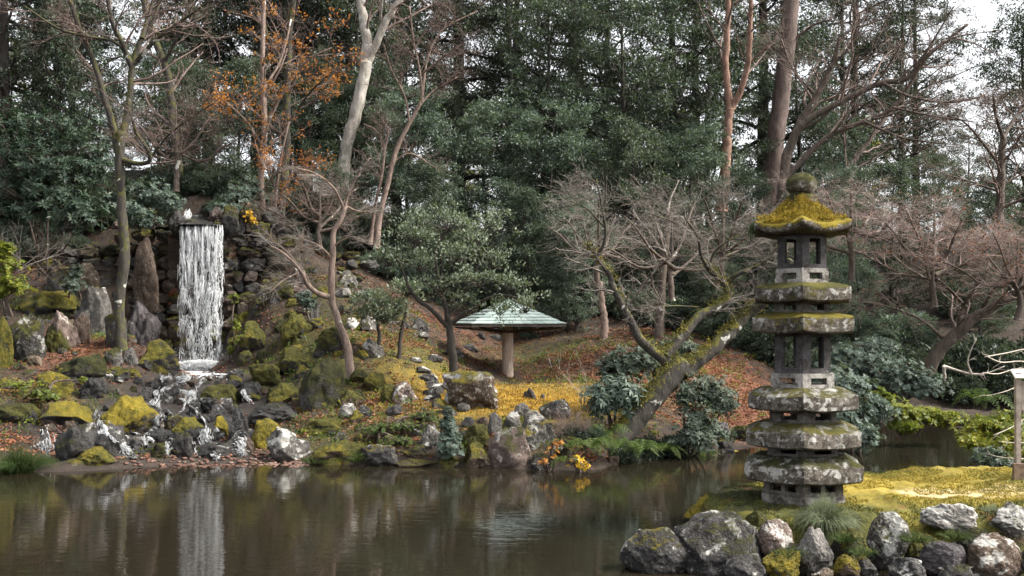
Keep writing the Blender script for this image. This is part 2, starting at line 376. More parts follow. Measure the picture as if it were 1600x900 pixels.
_ex = np.array([[-40, 70, 9.], [0, 70, 8.5], [40, 70, 8.5], [-60, 40, 9], [60, 50, 8], [-60, 20, 2.5], [60, 20, 2.5], [0, 110, 9], [-80, 110, 10], [80, 110, 9],
                [-30, 3, 1.1], [0, 3, 1.1], [30, 3, 1.1], [-30, -15, 1.2], [0, -15, 1.2], [30, -15, 1.2], [-20, 19, 0.5], [0, 14, 0.3], [20, 14, 0.3], [30, 30, 1.2]])
_cp = np.vstack([_cp, _ex])
def _tps_k(r2):
    return np.where(r2 > 1e-12, 0.5 * r2 * np.log(np.maximum(r2, 1e-12)), 0)
_n = len(_cp); _d2 = ((_cp[:, None, :2] - _cp[None, :, :2]) ** 2).sum(-1)
_Pm = np.c_[np.ones(_n), _cp[:, :2]]
_Am = np.block([[_tps_k(_d2) + np.eye(_n) * 0.6, _Pm], [_Pm.T, np.zeros((3, 3))]])
_W = np.linalg.solve(_Am, np.r_[_cp[:, 2], 0, 0, 0])
POND = np.array([(-60, 17), (-20, 17.6), (-9.6, 18.2), (-8.0, 18.0), (-6.6, 18.7), (-4.3, 19.4), (-2.6, 18.9), (-.9, 18.8), (0.5, 18.4), (1.6, 18.4), (2.3, 19.8), (2.9, 20.6), (4.8, 21.3), (7, 23.5),
                 (8.8, 25.8), (10.5, 27.7), (13.5, 28.6), (17, 28), (24, 26), (60, 24), (60, 5), (-60, 5)], float)
def pond_sd(x, y):
    """signed distance to the pond's edge, positive on land"""
    p = np.stack([x, y], -1); best = np.full(x.shape, 1e9); inside = np.zeros(x.shape, bool)
    for i in range(len(POND)):
        a, b = POND[i], POND[(i + 1) % len(POND)]; e = b - a
        t = np.clip(((p - a) @ e) / (e @ e), 0, 1); q = p - (a + t[..., None] * e); best = np.minimum(best, (q ** 2).sum(-1))
        c = ((a[1] > y) != (b[1] > y)) & (x < (b[0] - a[0]) * (y - a[1]) / (b[1] - a[1] + 1e-12) + a[0]); inside ^= c
    return np.sqrt(best) * np.where(inside, -1, 1)
def height(x, y):
    x = np.asarray(x, float); y = np.asarray(y, float); sh = x.shape; x = x.ravel(); y = y.ravel()
    xc = np.clip(x, -60, 60); yc = np.clip(y, -15, 110); z = np.empty(len(x))
    for i in range(0, len(x), 20000):
        sl = slice(i, i + 20000)
        r2 = (xc[sl, None] - _cp[None, :, 0]) ** 2 + (yc[sl, None] - _cp[None, :, 1]) ** 2
        z[sl] = _tps_k(r2) @ _W[:_n] + _W[_n] + _W[_n + 1] * xc[sl] + _W[_n + 2] * yc[sl]
    sd = pond_sd(x, y); P = np.stack([x, y, 0 * x], -1)
    z = np.clip(z, 0.16, 12) + fbm(P * 0.9, 3, 3) * 0.10 + fbm(P * 3.1, 9, 3) * 0.035
    z = np.where(sd > 0, -0.05 + (z + 0.05) * sstep(-0.15, 0.75, sd), -0.05 - 0.85 * sstep(0, 1.8, -sd))
    return z.reshape(sh)
def hz(x, y): return float(height(np.array([x]), np.array([y]))[0])
def ground_hit(px, py, d0=17.0, d1=75.0):
    d = np.linspace(d0, d1, 500); X = (px - 800) / FPX * d; Z = EYE + (HOR - py) / FPX * d
    below = Z <= height(X, d) + 0.0
    i = int(np.argmax(below)) if below.any() else 499
    return float(d[i])
def axis(fine0, fine1, st, lo, hi):
    a = list(np.arange(fine0, fine1, st)); s = st; v = fine0
    L = []
    while v > lo: s *= 1.35; v -= s; L.append(v)
    s = st; v = a[-1]; H = []
    while v < hi: s *= 1.35; v += s; H.append(v)
    return np.array(L[::-1] + a + H)
def grid_geo(xs, ys, zf):
    X, Y = np.meshgrid(xs, ys); Z = zf(X, Y); V = np.stack([X, Y, Z], -1).reshape(-1, 3)
    ny, nx = X.shape; i = np.arange(ny - 1)[:, None] * nx; j = np.arange(nx - 1)[None, :]
    Q = np.stack([i + j, i + j + 1, i + nx + j + 1, i + nx + j], -1)
    return V, Q
def gauss(V, px, py, d, rx, ry):
    c = at(px, py, d); return np.exp(-(((V[:, 0] - c[0]) / rx) ** 2 + ((V[:, 1] - c[1]) / ry) ** 2))
def ground_material():
    s = NT('ground'); s.P = s.pos()
    n1 = s.noise(0.8, 7, rough=0.72); n2 = s.noise(4.2, 7, rough=0.78); n3 = s.noise(22, 4, rough=0.8)
    ms = s.attr('mossy'); gd = s.attr('golden'); wt = s.attr('wetbed'); lf = s.attr('rusty')
    soil = s.ramp(n2, [(0.35, (0.014, 0.010, 0.008)), (0.65, (0.055, 0.036, 0.024))])
    rust = s.ramp(n3, [(0.36, (0.045, 0.020, 0.013)), (0.52, (0.15, 0.058, 0.032)), (0.68, (0.30, 0.15, 0.075))])
    col = s.mix(s.ss(s.math('ADD', n2, s.math('MULTIPLY', lf, 0.42)), 0.62, 0.85), soil, rust)
    mcol = s.ramp(s.math('ADD', s.math('MULTIPLY', s.math('ADD', n2, n3), 0.5), s.math('MULTIPLY', gd, 0.34)), [(0.36, MOSS_DARK), (0.58, MOSS_MID), (0.85, (0.38, 0.225, 0.024))])
    mk = s.ss(s.math('ADD', s.math('ADD', s.math('MULTIPLY', n1, 0.5), s.math('MULTIPLY', n2, 0.6)), s.math('MULTIPLY', ms, 0.45)), 0.62, 0.80)
    col = s.mix(mk, col, mcol)
    col = s.mix(wt, col, s.ramp(n2, [(0.35, (0.012, 0.011, 0.011)), (0.6, (0.035, 0.026, 0.022)), (0.8, (0.10, 0.05, 0.032))]))
    rg = s.math('SUBTRACT', 0.92, s.math('MULTIPLY', wt, 0.62))
    s.bsdf(Base_Color=col, Roughness=rg, Normal=s.bump(s.math('ADD', n2, s.math('MULTIPLY', n3, 0.7)), 0.9, 0.06))
    return s.m
M['ground'] = ground_material()
V, Q = grid_geo(axis(-16, 20, 0.17, -500, 500), axis(16.5, 42, 0.17, -300, 600), height)
A_moss = 0.9 * gauss(V, 800, 632, 23.4, 3.0, 3.0) + 0.30 * gauss(V, 600, 560, 26, 2.2, 2.5) + 0.35 * gauss(V, 470, 520, 27, 2, 2.0) + 0.5 * gauss(V, 850, 550, 31, 2.5, 1.5) + 0.5 * gauss(V, 60, 600, 23, 1.6, 1) + 0.8 * gauss(V, 430, 680, 20.8, 1.5, 1)
A_gold = 1.0 * gauss(V, 800, 632, 23.4, 2.8, 3.0) + 0.1 * gauss(V, 520, 570, 25, 3, 4) + 0.5 * gauss(V, 40, 610, 23, 1.5, 1)
A_rust = 0.15 + 0.9 * gauss(V, 1150, 610, 25.5, 1.8, 3) + 0.6 * gauss(V, 120, 545, 25.5, 1.6, 1.2) + 0.35 * gauss(V, 930, 560, 28, 3.5, 4) + 0.25 * gauss(V, 740, 530, 31, 3, 3) - 0.5 * gauss(V, 740, 585, 28, 2.2, 0.8)  # last term holds rust back, painting the shelter's shadow into the soil colour
A_wet = np.clip(1.15 * gauss(V, 300, 690, 21, 2.6, 1.6) + 1.15 * gauss(V, 300, 640, 23.5, 1.9, 2.0) + 1.1 * gauss(V, 310, 595, 28, 1.0, 2.2) + gauss(V, 90, 690, 20.5, 2.0, .7), 0, 1)
tag(Geo().add(V, Q).build('ground', M['ground'], attrs={'mossy': A_moss, 'golden': A_gold, 'rusty': A_rust, 'wetbed': A_wet}), kind='structure')

# ------------------------------------------------------------------ pond water
def water_material():
    s = NT('pond_water'); P = s.pos()
    s.P = s.n('Mapping', {'Vector': P, 'Scale': (1.0, 3.0, 1.0)}).outputs[0]
    n = s.math('ADD', s.math('MULTIPLY', s.noise(1.9, 3, rough=0.55, dist=0.35), 1.0), s.math('MULTIPLY', s.noise(9.0, 2, rough=0.5, dist=0.4), 0.22))
    s.bsdf(Base_Color=(0.015, 0.0125, 0.008), Roughness=0.015, IOR=1.38, Specular_IOR_Level=0.66, Normal=s.bump(n, 0.24, 0.010))
    return s.m
M['pond_water'] = water_material()
V, Q = grid_geo(np.linspace(-70, 70, 8), np.linspace(-12, 40, 8), lambda x, y: 0 * x)
tag(Geo().add(V, Q).build('pond', M['pond_water']), kind='structure')

# ------------------------------------------------------------------ island in front (moss bank)
ISL = np.array([(2.12, 12.75), (2.3, 13.6), (3.3, 14.9), (4.6, 15.55), (6.2, 15.6), (8.0, 15.9), (14, 16.3), (24, 16.6), (34, 16), (34, 9.9), (7.5, 10.55), (5.8, 10.65), (4.4, 10.85), (3.4, 11.15), (2.7, 11.6), (2.25, 12.1)], float)
def poly_sd(poly, x, y):
    p = np.stack([x, y], -1); best = np.full(x.shape, 1e9); inside = np.zeros(x.shape, bool)
    for i in range(len(poly)):
        a, b = poly[i], poly[(i + 1) % len(poly)]; e = b - a
        t = np.clip(((p - a) @ e) / (e @ e), 0, 1); q = p - (a + t[..., None] * e); best = np.minimum(best, (q ** 2).sum(-1))
        inside ^= ((a[1] > y) != (b[1] > y)) & (x < (b[0] - a[0]) * (y - a[1]) / (b[1] - a[1] + 1e-12) + a[0])
    return np.sqrt(best) * np.where(inside, 1, -1)
def island_h(x, y):
    sd = poly_sd(ISL, x, y); P = np.stack([x, y, 0 * x], -1)
    front = sstep(12.9, 11.2, y)
    top = 0.40 + 0.07 * sstep(4.0, 6.5, x) + fbm(P * 1.3, 21, 3) * 0.06 + np.abs(fbm(P * 5.5, 5, 3)) * 0.035
    w = 0.30 + 1.15 * front
    z = -0.35 + (top + 0.35) * sstep(-0.25, 1, sd / w)
    return z + fbm(P * 14, 8, 2) * 0.012
def moss_bank_material():
    s = NT('moss_bank'); s.P = s.pos()
    n1 = s.noise(1.1, 5, rough=0.6); n2 = s.noise(6, 6, rough=0.7); n3 = s.noise(45, 4, rough=0.75)
    nz = s.n('SeparateXYZ', {0: s.n('NewGeometry').outputs['Normal']}).outputs[2]
    dr = s.attr('drygrass'); gf = s.attr('goldfield')
    f = s.math('ADD', s.math('MULTIPLY', n1, 0.45), s.math('ADD', s.math('MULTIPLY', n2, 0.35), s.math('MULTIPLY', n3, 0.3)))
    f = s.math('ADD', f, s.math('MULTIPLY', s.math('SUBTRACT', gf, 0.62), 0.24))
    col = s.ramp(f, [(0.38, (0.030, 0.034, 0.008)), (0.48, (0.085, 0.085, 0.011)), (0.58, (0.20, 0.16, 0.018)), (0.75, (0.36, 0.27, 0.035))])
    col = s.mix(s.ss(s.noise(2.3, 4), 0.60, 0.72), col, (0.16, 0.075, 0.022))
    col = s.mix(s.ss(s.math('ADD', s.math('MULTIPLY', dr, 0.8), s.math('MULTIPLY', n2, 0.7)), 0.70, 0.95), col, s.ramp(n3, [(0.3, (0.30, 0.22, 0.09)), (0.7, (0.62, 0.52, 0.30))]))
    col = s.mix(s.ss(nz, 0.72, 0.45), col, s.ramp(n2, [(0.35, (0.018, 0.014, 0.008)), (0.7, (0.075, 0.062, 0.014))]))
    s.bsdf(Base_Color=col, Roughness=0.95, Normal=s.bump(s.math('ADD', n2, s.math('MULTIPLY', n3, 0.9)), 0.9, 0.03))
    return s.m
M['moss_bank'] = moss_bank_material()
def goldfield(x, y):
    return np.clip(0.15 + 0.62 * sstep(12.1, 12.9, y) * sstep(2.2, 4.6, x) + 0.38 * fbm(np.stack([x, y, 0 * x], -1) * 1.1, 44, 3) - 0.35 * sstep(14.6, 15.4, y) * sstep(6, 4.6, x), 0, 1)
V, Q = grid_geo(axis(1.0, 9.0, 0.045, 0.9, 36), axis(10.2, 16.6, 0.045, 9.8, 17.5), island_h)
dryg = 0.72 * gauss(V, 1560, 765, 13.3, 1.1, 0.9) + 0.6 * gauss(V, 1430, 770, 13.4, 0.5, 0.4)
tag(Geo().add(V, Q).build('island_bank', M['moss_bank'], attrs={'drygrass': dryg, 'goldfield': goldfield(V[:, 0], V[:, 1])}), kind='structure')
def ih(x, y): return float(island_h(np.array([x]), np.array([y]))[0])
# moss fuzz: tiny blades all over the bank top
def fuzz(g, rng, P, Nn, l, w, tri=True):
    N = len(P); a = nrm(Nn + rng.normal(size=(N, 3)) * 0.45); s_ = nrm(np.cross(a, rng.normal(size=(N, 3)))); l = rng.uniform(0.5, 1.3, (N, 1)) * l
    V = np.stack([P - s_ * w * 0.5, P + s_ * w * 0.5, P + a * l], 1); g.add(V, None, np.arange(N * 3).reshape(N, 3), rnd=np.repeat(rng.random(N), 3))
def fuzz_material(name, cols):
    s = NT(name); s.P = s.pos(); f = s.math('ADD', s.math('MULTIPLY', s.noise(1.1, 5, rough=0.6), 0.55), s.math('ADD', s.math('MULTIPLY', s.attr('rnd'), 0.25), s.math('MULTIPLY', s.noise(6, 5), 0.3)))
    s.bsdf(Base_Color=s.ramp(f, cols), Roughness=0.9); return s.m
M['moss_fuzz'] = fuzz_material('moss_fuzz', [(0.40, (0.034, 0.042, 0.008)), (0.50, (0.11, 0.11, 0.012)), (0.62, (0.27, 0.21, 0.022)), (0.80, (0.44, 0.33, 0.06))])
rg = np.random.default_rng(11); n = 130000
x = rg.uniform(1.5, 8.2, n); y = rg.uniform(10.9, 15.9, n); z = island_h(x, y); k = (z > 0.05) & (fbm(np.stack([x, y, 0 * x], -1) * 2.2, 31, 3) > -0.42)
x, y, z = x[k], y[k], z[k]; e = 0.04
Nn = nrm(np.stack([-(island_h(x + e, y) - z) / e, -(island_h(x, y + e) - z) / e, np.ones(len(x))], -1))
g = Geo(); fuzz(g, rg, np.stack([x, y, z - 0.004], -1), Nn, 0.030, 0.012); g.A = [np.clip(a_ * 0.45 + np.repeat(goldfield(x, y), 3) * 0.95 - 0.35, -0.5, 1.2) for a_ in g.A]
tag(g.build('moss_carpet', M['moss_fuzz'], smooth=False), 'short green and golden moss carpet covering the island around the pagoda', 'moss', kind='stuff')

# ------------------------------------------------------------------ pagoda
def hex_rows(rows, m=8, rough=0.0, seed=0, corner_up=0.0, Rmax=1.0, rot=0.0):
    """rows of (radius, z); a hexagonal solid of revolution with m segments a side"""
    ang = []; rad = []
    for s_ in range(6):
        a0, a1 = math.pi / 3 * s_, math.pi / 3 * (s_ + 1); p0 = np.array([math.cos(a0), math.sin(a0)]); p1 = np.array([math.cos(a1), math.sin(a1)])
        for q in range(m):
            p = p0 + (p1 - p0) * q / m; ang.append(math.atan2(p[1], p[0])); rad.append(np.hypot(*p))
    ang = np.array(ang) + rot; rad = np.array(rad); crn = np.clip((rad - math.cos(math.pi / 6)) / (1 - math.cos(math.pi / 6)), 0, 1)
    V = []
    for r_, z_ in rows:
        V.append(np.stack([np.cos(ang) * rad * r_, np.sin(ang) * rad * r_, z_ + corner_up * crn ** 1.4 * (r_ / Rmax) ** 3], -1))
    V = np.array(V); nr, na, _ = V.shape
    i = np.arange(nr - 1)[:, None] * na; j = np.arange(na)[None, :]; j2 = (j + 1) % na
    Q = np.stack([i + j, i + j2, i + na + j2, i + na + j], -1).reshape(-1, 4)
    V = V.reshape(-1, 3)
    if rough:
        f = fbm(V * 4.5 + seed * 7.7, seed, 4) - 0.25; f2 = -np.abs(fbm(V * 13 + seed * 3.1, seed + 5, 3)) * 1.6
        d = nrm(V - np.array([0, 0, V[:, 2].mean()])) ; V = V + d * (f * rough + f2 * rough * 0.45)[:, None]
    return V, Q
def dense(rows, mx):
    out = [rows[0]]
    for a, b in zip(rows[:-1], rows[1:]):
        n_ = max(1, int(math.hypot(b[0] - a[0], b[1] - a[1]) / mx))
        for k_ in range(1, n_ + 1): out.append((a[0] + (b[0] - a[0]) * k_ / n_, a[1] + (b[1] - a[1]) * k_ / n_))
    return out
PS = 123.0   # photo pixels per metre at the pagoda
def pz(py): return (782 - py) / PS
PG_D = FPX / PS
pg_x = (1254 - 800) / FPX * PG_D
pagoda = thing('stone_pagoda', (pg_x, PG_D, 0.425), 'tall weathered grey stone pagoda of stacked hexagonal slabs with moss capped roof', 'pagoda')
pagoda.rotation_euler = (R(0.2), R(-1.25), R(-104.5))
HEXTINT = (0.145, 0.130, 0.112)
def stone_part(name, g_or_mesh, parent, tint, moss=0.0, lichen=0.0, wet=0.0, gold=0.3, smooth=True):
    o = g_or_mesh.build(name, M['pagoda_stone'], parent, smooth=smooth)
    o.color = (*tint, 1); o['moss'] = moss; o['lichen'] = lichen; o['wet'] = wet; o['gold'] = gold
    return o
def cap(w_px, y_neck, y_rimtop, y_bot, neck_px, seed, moss, lichen):
    Rr = w_px / PS / 1.732; Rn = neck_px / PS / 1.732
    zb, zt, zn = pz(y_bot), pz(y_rimtop), pz(y_neck)
    rows = dense([(Rn * 0.7, zb + 0.045), (Rr * 0.84, zb + 0.03), (Rr * 0.94, zb), (Rr * 0.985, zb + 0.02), (Rr, zb + 0.5 * (zt - zb)), (Rr * 0.995, zt - 0.012), (Rr * 0.955, zt + 0.008), (Rn * 1.25, zn - 0.025), (Rn * 0.7, zn + 0.0)], 0.028)
    V, Q = hex_rows(rows, 22, 0.012, seed, 0.026, Rr)
    return stone_part('cap', Geo().add(V, Q), pagoda, HEXTINT, moss, lichen, smooth=False)
def bar8(g, Rv, t, u0, u1, z0, z1, side, m0=False, m1=False):
    """a bar in one side wall of a hexagonal box: outer circumradius Rv, thickness t, along-side span u0..u1"""
    ap = Rv * math.cos(math.pi / 6); a = math.pi / 3 * side + math.pi / 6; n_ = np.array([math.cos(a), math.sin(a), 0]); u_ = np.array([-math.sin(a), math.cos(a), 0])
    k_ = t * math.tan(math.pi / 6); i0 = u0 + (k_ if m0 else 0); i1 = u1 - (k_ if m1 else 0)
    V = []
    for z_ in (z0, z1):
        V += [n_ * ap + u_ * u0, n_ * ap + u_ * u1, n_ * (ap - t) + u_ * i1, n_ * (ap - t) + u_ * i0]
    V = [v + np.array([0, 0, z0 if i < 4 else z1]) for i, v in enumerate(V)]
    g.add(V, [(0, 3, 2, 1), (4, 5, 6, 7), (0, 1, 5, 4), (1, 2, 6, 5), (2, 3, 7, 6), (3, 0, 4, 7)])
def hex_box(name, w_px, y_top, y_bot, openings, rails, tint, t=0.06, lichen=0.05, moss=0.0):
    """openings: list of (f0,f1) fractions along the side; rails = (bottom m, top m)"""
    Rv = w_px / PS / 1.732; z0, z1 = pz(y_bot), pz(y_top); g = Geo()
    for s_ in range(6):
        bar8(g, Rv, t, -Rv / 2, Rv / 2, z0, z0 + rails[0], s_, True, True)
        bar8(g, Rv, t, -Rv / 2, Rv / 2, z1 - rails[1], z1, s_, True, True)
        ed = [0.0] + [v for o_ in openings for v in o_] + [1.0]
        for q in range(0, len(ed), 2):
            bar8(g, Rv, t, -Rv / 2 + ed[q] * Rv, -Rv / 2 + ed[q + 1] * Rv, z0 + rails[0], z1 - rails[1], s_, q == 0, q == len(ed) - 2)
    o = stone_part(name, g, pagoda, tint, moss, lichen, smooth=False)
    return o
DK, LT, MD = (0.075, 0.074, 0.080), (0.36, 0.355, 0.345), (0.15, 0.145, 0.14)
V, Q = hex_rows(dense([(0.2, 0.0), (0.575, -0.02), (0.58, 0.10), (0.56, 0.115), (0.2, 0.118)], 0.05), 10, 0.006, 3)
V[:, 2] -= 0.02
stone_part('plinth', Geo().add(V, Q), pagoda, (0.22, 0.215, 0.205), 0.1, 0.1)
hex_box('base_block', 117, 744, 770, [(0.17, 0.44), (0.54, 0.81)], (0.05, 0.045), (0.185, 0.178, 0.165), 0.07)
cap(175, 709, 724.5, 750, 105, 1, 0.50, 0.52)
hex_box('neck_block', 105, 694, 711.5, [(0.32, 0.80)], (0.035, 0.03), MD)
cap(171, 658, 673, 698, 98, 2, 0.52, 0.54)
hex_box('neck_block', 99, 640, 661, [(0.36, 0.82)], (0.045, 0.045), MD)
cap(164, 605, 618.5, 642, 96, 3, 0.48, 0.54)
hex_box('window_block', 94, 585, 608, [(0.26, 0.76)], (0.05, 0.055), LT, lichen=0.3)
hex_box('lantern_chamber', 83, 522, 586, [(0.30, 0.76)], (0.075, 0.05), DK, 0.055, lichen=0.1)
cap(152, 489, 500, 524, 82, 4, 0.68, 0.52)
hex_box('neck_block', 83, 474, 492, [(0.34, 0.78)], (0.035, 0.035), MD)
cap(145, 443, 454, 476, 80, 5, 0.70, 0.52)
hex_box('window_block', 79, 423, 446, [(0.27, 0.77)], (0.05, 0.055), LT, lichen=0.25)
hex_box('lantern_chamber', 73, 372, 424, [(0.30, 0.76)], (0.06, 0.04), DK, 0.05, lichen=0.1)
# mossy roof with flared eaves and finial
Rr = 142 / PS / 1.732
rows = dense([(0.22, pz(371)), (Rr * 0.78, pz(370)), (Rr * 0.95, pz(370)), (Rr * 1.01, pz(369)), (Rr * 1.02, pz(360)), (Rr * 0.97, pz(357)), (Rr * 0.86, pz(353)), (Rr * 0.60, pz(342)), (Rr * 0.42, pz(330)), (Rr * 0.31, pz(320)), (Rr * 0.26, pz(312)), (0.05, pz(312))], 0.03)
V, Q = hex_rows(rows, 18, 0.012, 8, 0.075, Rr)
roof = stone_part('roof', Geo().add(V, Q), pagoda, HEXTINT, 0.72, 0.55, gold=1.1)
def lathe(rows, n_, rough, seed):
    a = np.arange(n_) / n_ * 2 * np.pi; V = np.array([[(r_ * math.cos(t_), r_ * math.sin(t_), z_) for t_ in a] for r_, z_ in rows]).reshape(-1, 3)
    i = np.arange(len(rows) - 1)[:, None] * n_; j = np.arange(n_)[None, :]
    Q = np.stack([i + j, i + (j + 1) % n_, i + n_ + (j + 1) % n_, i + n_ + j], -1).reshape(-1, 4)
    V = V + nrm(V - V.mean(0)) * (fbm(V * 9 + seed, seed, 4) * rough)[:, None]
    return V, Q
V, Q = lathe(dense([(0.02, pz(318)), (0.20, pz(318)), (0.18, pz(312)), (0.15, pz(307)), (0.115, pz(303.5)), (0.03, pz(302))], 0.02), 28, 0.02, 4)
stone_part('finial_base', Geo().add(V, Q), pagoda, HEXTINT, 0.75, 0.3, gold=0.4)
V, Q = lathe(dense([(0.02, pz(304)), (0.11, pz(303.5)), (0.155, pz(301)), (0.190, pz(295)), (0.198, pz(288)), (0.18, pz(281)), (0.13, pz(276.5)), (0.06, pz(274)), (0.002, pz(273))], 0.02), 28, 0.022, 9)
stone_part('finial', Geo().add(V, Q), pagoda, (0.2, 0.19, 0.16), 0.80, 0.50, gold=0.5)
# thick golden moss growing on the roof: cushions plus blades, and hanging tufts at the left eave
rg = np.random.default_rng(5)
def roof_r(z_):
    zz = np.array([pz(355), pz(342), pz(330), pz(320), pz(313)]); rr = np.array([0.93, 0.60, 0.42, 0.31, 0.26]) * Rr
    return np.interp(z_, zz, rr)
g = Geo(); n = 5200
z = pz(354) + (pz(313) - pz(354)) * rg.random(n) ** 1.6; a = rg.uniform(0, 2 * np.pi, n)
hexr = math.cos(math.pi / 6) / np.cos((a % (math.pi / 3)) - math.pi / 6)
crn_ = np.clip((hexr - math.cos(math.pi / 6)) / (1 - math.cos(math.pi / 6)), 0, 1)
P = np.stack([np.cos(a) * roof_r(z) * hexr, np.sin(a) * roof_r(z) * hexr, z + 0.075 * crn_ ** 1.4 * (roof_r(z) / Rr) ** 3], -1)
k = fbm(P * 4.5, 77, 3) > -0.22; P = P[k]; Nn = nrm(np.stack([P[:, 0] * 1.2, P[:, 1] * 1.2, np.full(len(P), 0.9)], -1))
bl = (fbm(P * 9, 12, 3)[:, None] * 0.8 + 0.5).clip(0.05) * 0.060
for rep in range(6):
    fuzz(g, rg, P + Nn * bl * rg.random((len(P), 1)) + rg.normal(size=P.shape) * 0.012, Nn, 0.018, 0.010)
sphereV = []
M['roof_moss'] = fuzz_material('roof_moss', [(0.36, (0.05, 0.045, 0.008)), (0.48, (0.18, 0.14, 0.014)), (0.60, (0.40, 0.28, 0.022)), (0.78, (0.56, 0.41, 0.06))])
tag(g.build('moss_cushion', M['roof_moss'], roof, smooth=False), 'thick golden moss on the roof', kind='stuff')
g = Geo()
for q in range(90):
    aa = rg.uniform(R(140), R(235)) + R(90) - R(90)
    # left eave in photo = -X world; pagoda is turned by about -90 degrees, so local angle of world -X is about +90
    aa = rg.normal(R(-90) , R(16)); hr = math.cos(math.pi / 6) / math.cos((aa % (math.pi / 3)) - math.pi / 6) * Rr
    b = np.array([math.cos(aa) * hr * 0.97, math.sin(aa) * hr * 0.97, pz(352) + rg.uniform(-.05, .02)]); o_ = np.array([math.cos(aa), math.sin(aa), 0])
    L_ = rg.uniform(0.05, 0.2); tp = b + o_ * 0.05 + np.array([rg.normal() * .04, rg.normal() * .04, -L_ if rg.random() < .75 else L_ * .5])
    pth = smooth_path([b, (b + tp) / 2 + o_ * 0.04 + np.array([0, 0, 0.02]), tp], 5); tubes(g, pth[None], np.linspace(0.005, 0.0015, 5)[None], 3, rnd=np.array([rg.random()]))
g.build('hanging_fern', M['grass'], roof)

# ------------------------------------------------------------------ umbrella pavilion
def pv(px, py, d=28.6): return at(px, py, d)
PV_D = 28.6; pk = FPX / PV_D
pvb = np.array([(793.5 - 800) / FPX * PV_D, PV_D, EYE - 98 / pk])
pav = thing('umbrella_pavilion', pvb, 'umbrella shaped shelter with pale green board roof on one thick round post', 'pavilion')
col_h = (598 - 511) / pk; rc = 8.6 / pk
M['post_wood'] = None
def post_wood():
    s = NT('post_wood'); P = s.pos(); s.P = s.n('Mapping', {'Vector': P, 'Scale': (10, 10, 1.2)}).outputs[0]; n = s.noise(2.2, 6, rough=0.65); s.P = P; n2 = s.noise(2.0, 3)
    c = s.mix(s.ss(n2, 0.35, 0.65), s.ramp(n, [(0.3, (0.20, 0.12, 0.085)), (0.7, (0.48, 0.36, 0.28))]), s.ramp(n, [(0.3, (0.32, 0.25, 0.20)), (0.7, (0.58, 0.50, 0.42))]))
    s.bsdf(Base_Color=c, Roughness=0.75, Normal=s.bump(n, 0.4, 0.01)); return s.m
M['post_wood'] = post_wood()
V, Q = lathe([(rc * 1.06, -0.35), (rc * 1.06, 0), (rc * 1.02, 0.3), (rc, 0.8), (rc * 0.99, col_h * 0.8), (rc * 0.98, col_h + 0.15)], 20, 0.006, 2)
Geo().add(V, Q).build('post', M['post_wood'], pav)
V, Q = lathe([(0.02, 0.05), (rc * 3.0, 0.05), (rc * 3.3, 0.0), (rc * 3.3, -0.4)], 12, 0.03, 6)
V[:, 0] = V[:, 0] * 1.9 + 0.05
o = Geo().add(V, Q).build('stone_footing', M['rock'], pav); o.color = (0.2, 0.2, 0.2, 1); o['moss'] = 0.1
# roof: square pyramid, boards laid in courses (each board an object)
hw = 81.5 / pk / math.cos(R(14)) * 0.86; rh = 38 / pk; ez = col_h + 0.02
def roof_wood():
    s = NT('roof_board'); P = s.pos(); oi = s.n('ObjectInfo'); s.P = s.n('Mapping', {'Vector': P, 'Scale': (6, 6, 20)}).outputs[0]; n = s.noise(2.0, 6, rough=0.7)
    c = s.ramp(s.math('ADD', s.math('MULTIPLY', n, 0.6), s.math('MULTIPLY', oi.outputs['Random'], 0.4)), [(0.25, (0.19, 0.245, 0.23)), (0.5, (0.255, 0.315, 0.30)), (0.8, (0.34, 0.40, 0.38))])
    s.bsdf(Base_Color=c, Roughness=0.6, Normal=s.bump(n, 0.3, 0.01)); return s.m
M['roof_board'] = roof_wood(); M['dark_wood'] = plain('dark_wood', (0.03, 0.024, 0.02), (0.09, 0.07, 0.055), 9)
g = Geo()
g.add([(-hw, -hw, ez), (hw, -hw, ez), (hw, hw, ez), (-hw, hw, ez), (-hw, -hw, ez + 0.05), (hw, -hw, ez + 0.05), (hw, hw, ez + 0.05), (-hw, hw, ez + 0.05), (0, 0, ez + 0.05 + rh)],
      [(0, 3, 2, 1), (0, 1, 5, 4), (1, 2, 6, 5), (2, 3, 7, 6), (3, 0, 4, 7)], [(4, 5, 8), (5, 6, 8), (6, 7, 8), (7, 4, 8)])
proof = g.build('roof', M['dark_wood'], pav, smooth=False); proof.rotation_euler = (0, 0, R(14))
for k_ in range(16):
    a_ = k_ / 16 * 2 * math.pi; ex = hw / max(abs(math.cos(a_)), abs(math.sin(a_))) * 0.97; g = Geo()
    tubes(g, np.array([[[math.cos(a_) * rc, math.sin(a_) * rc, ez - 0.16], [math.cos(a_) * ex, math.sin(a_) * ex, ez - 0.035]]]), np.array([[0.03, 0.025]]), 5, cap=True); g.build('rafter', M['dark_wood'], proof, smooth=False)
NC = 8
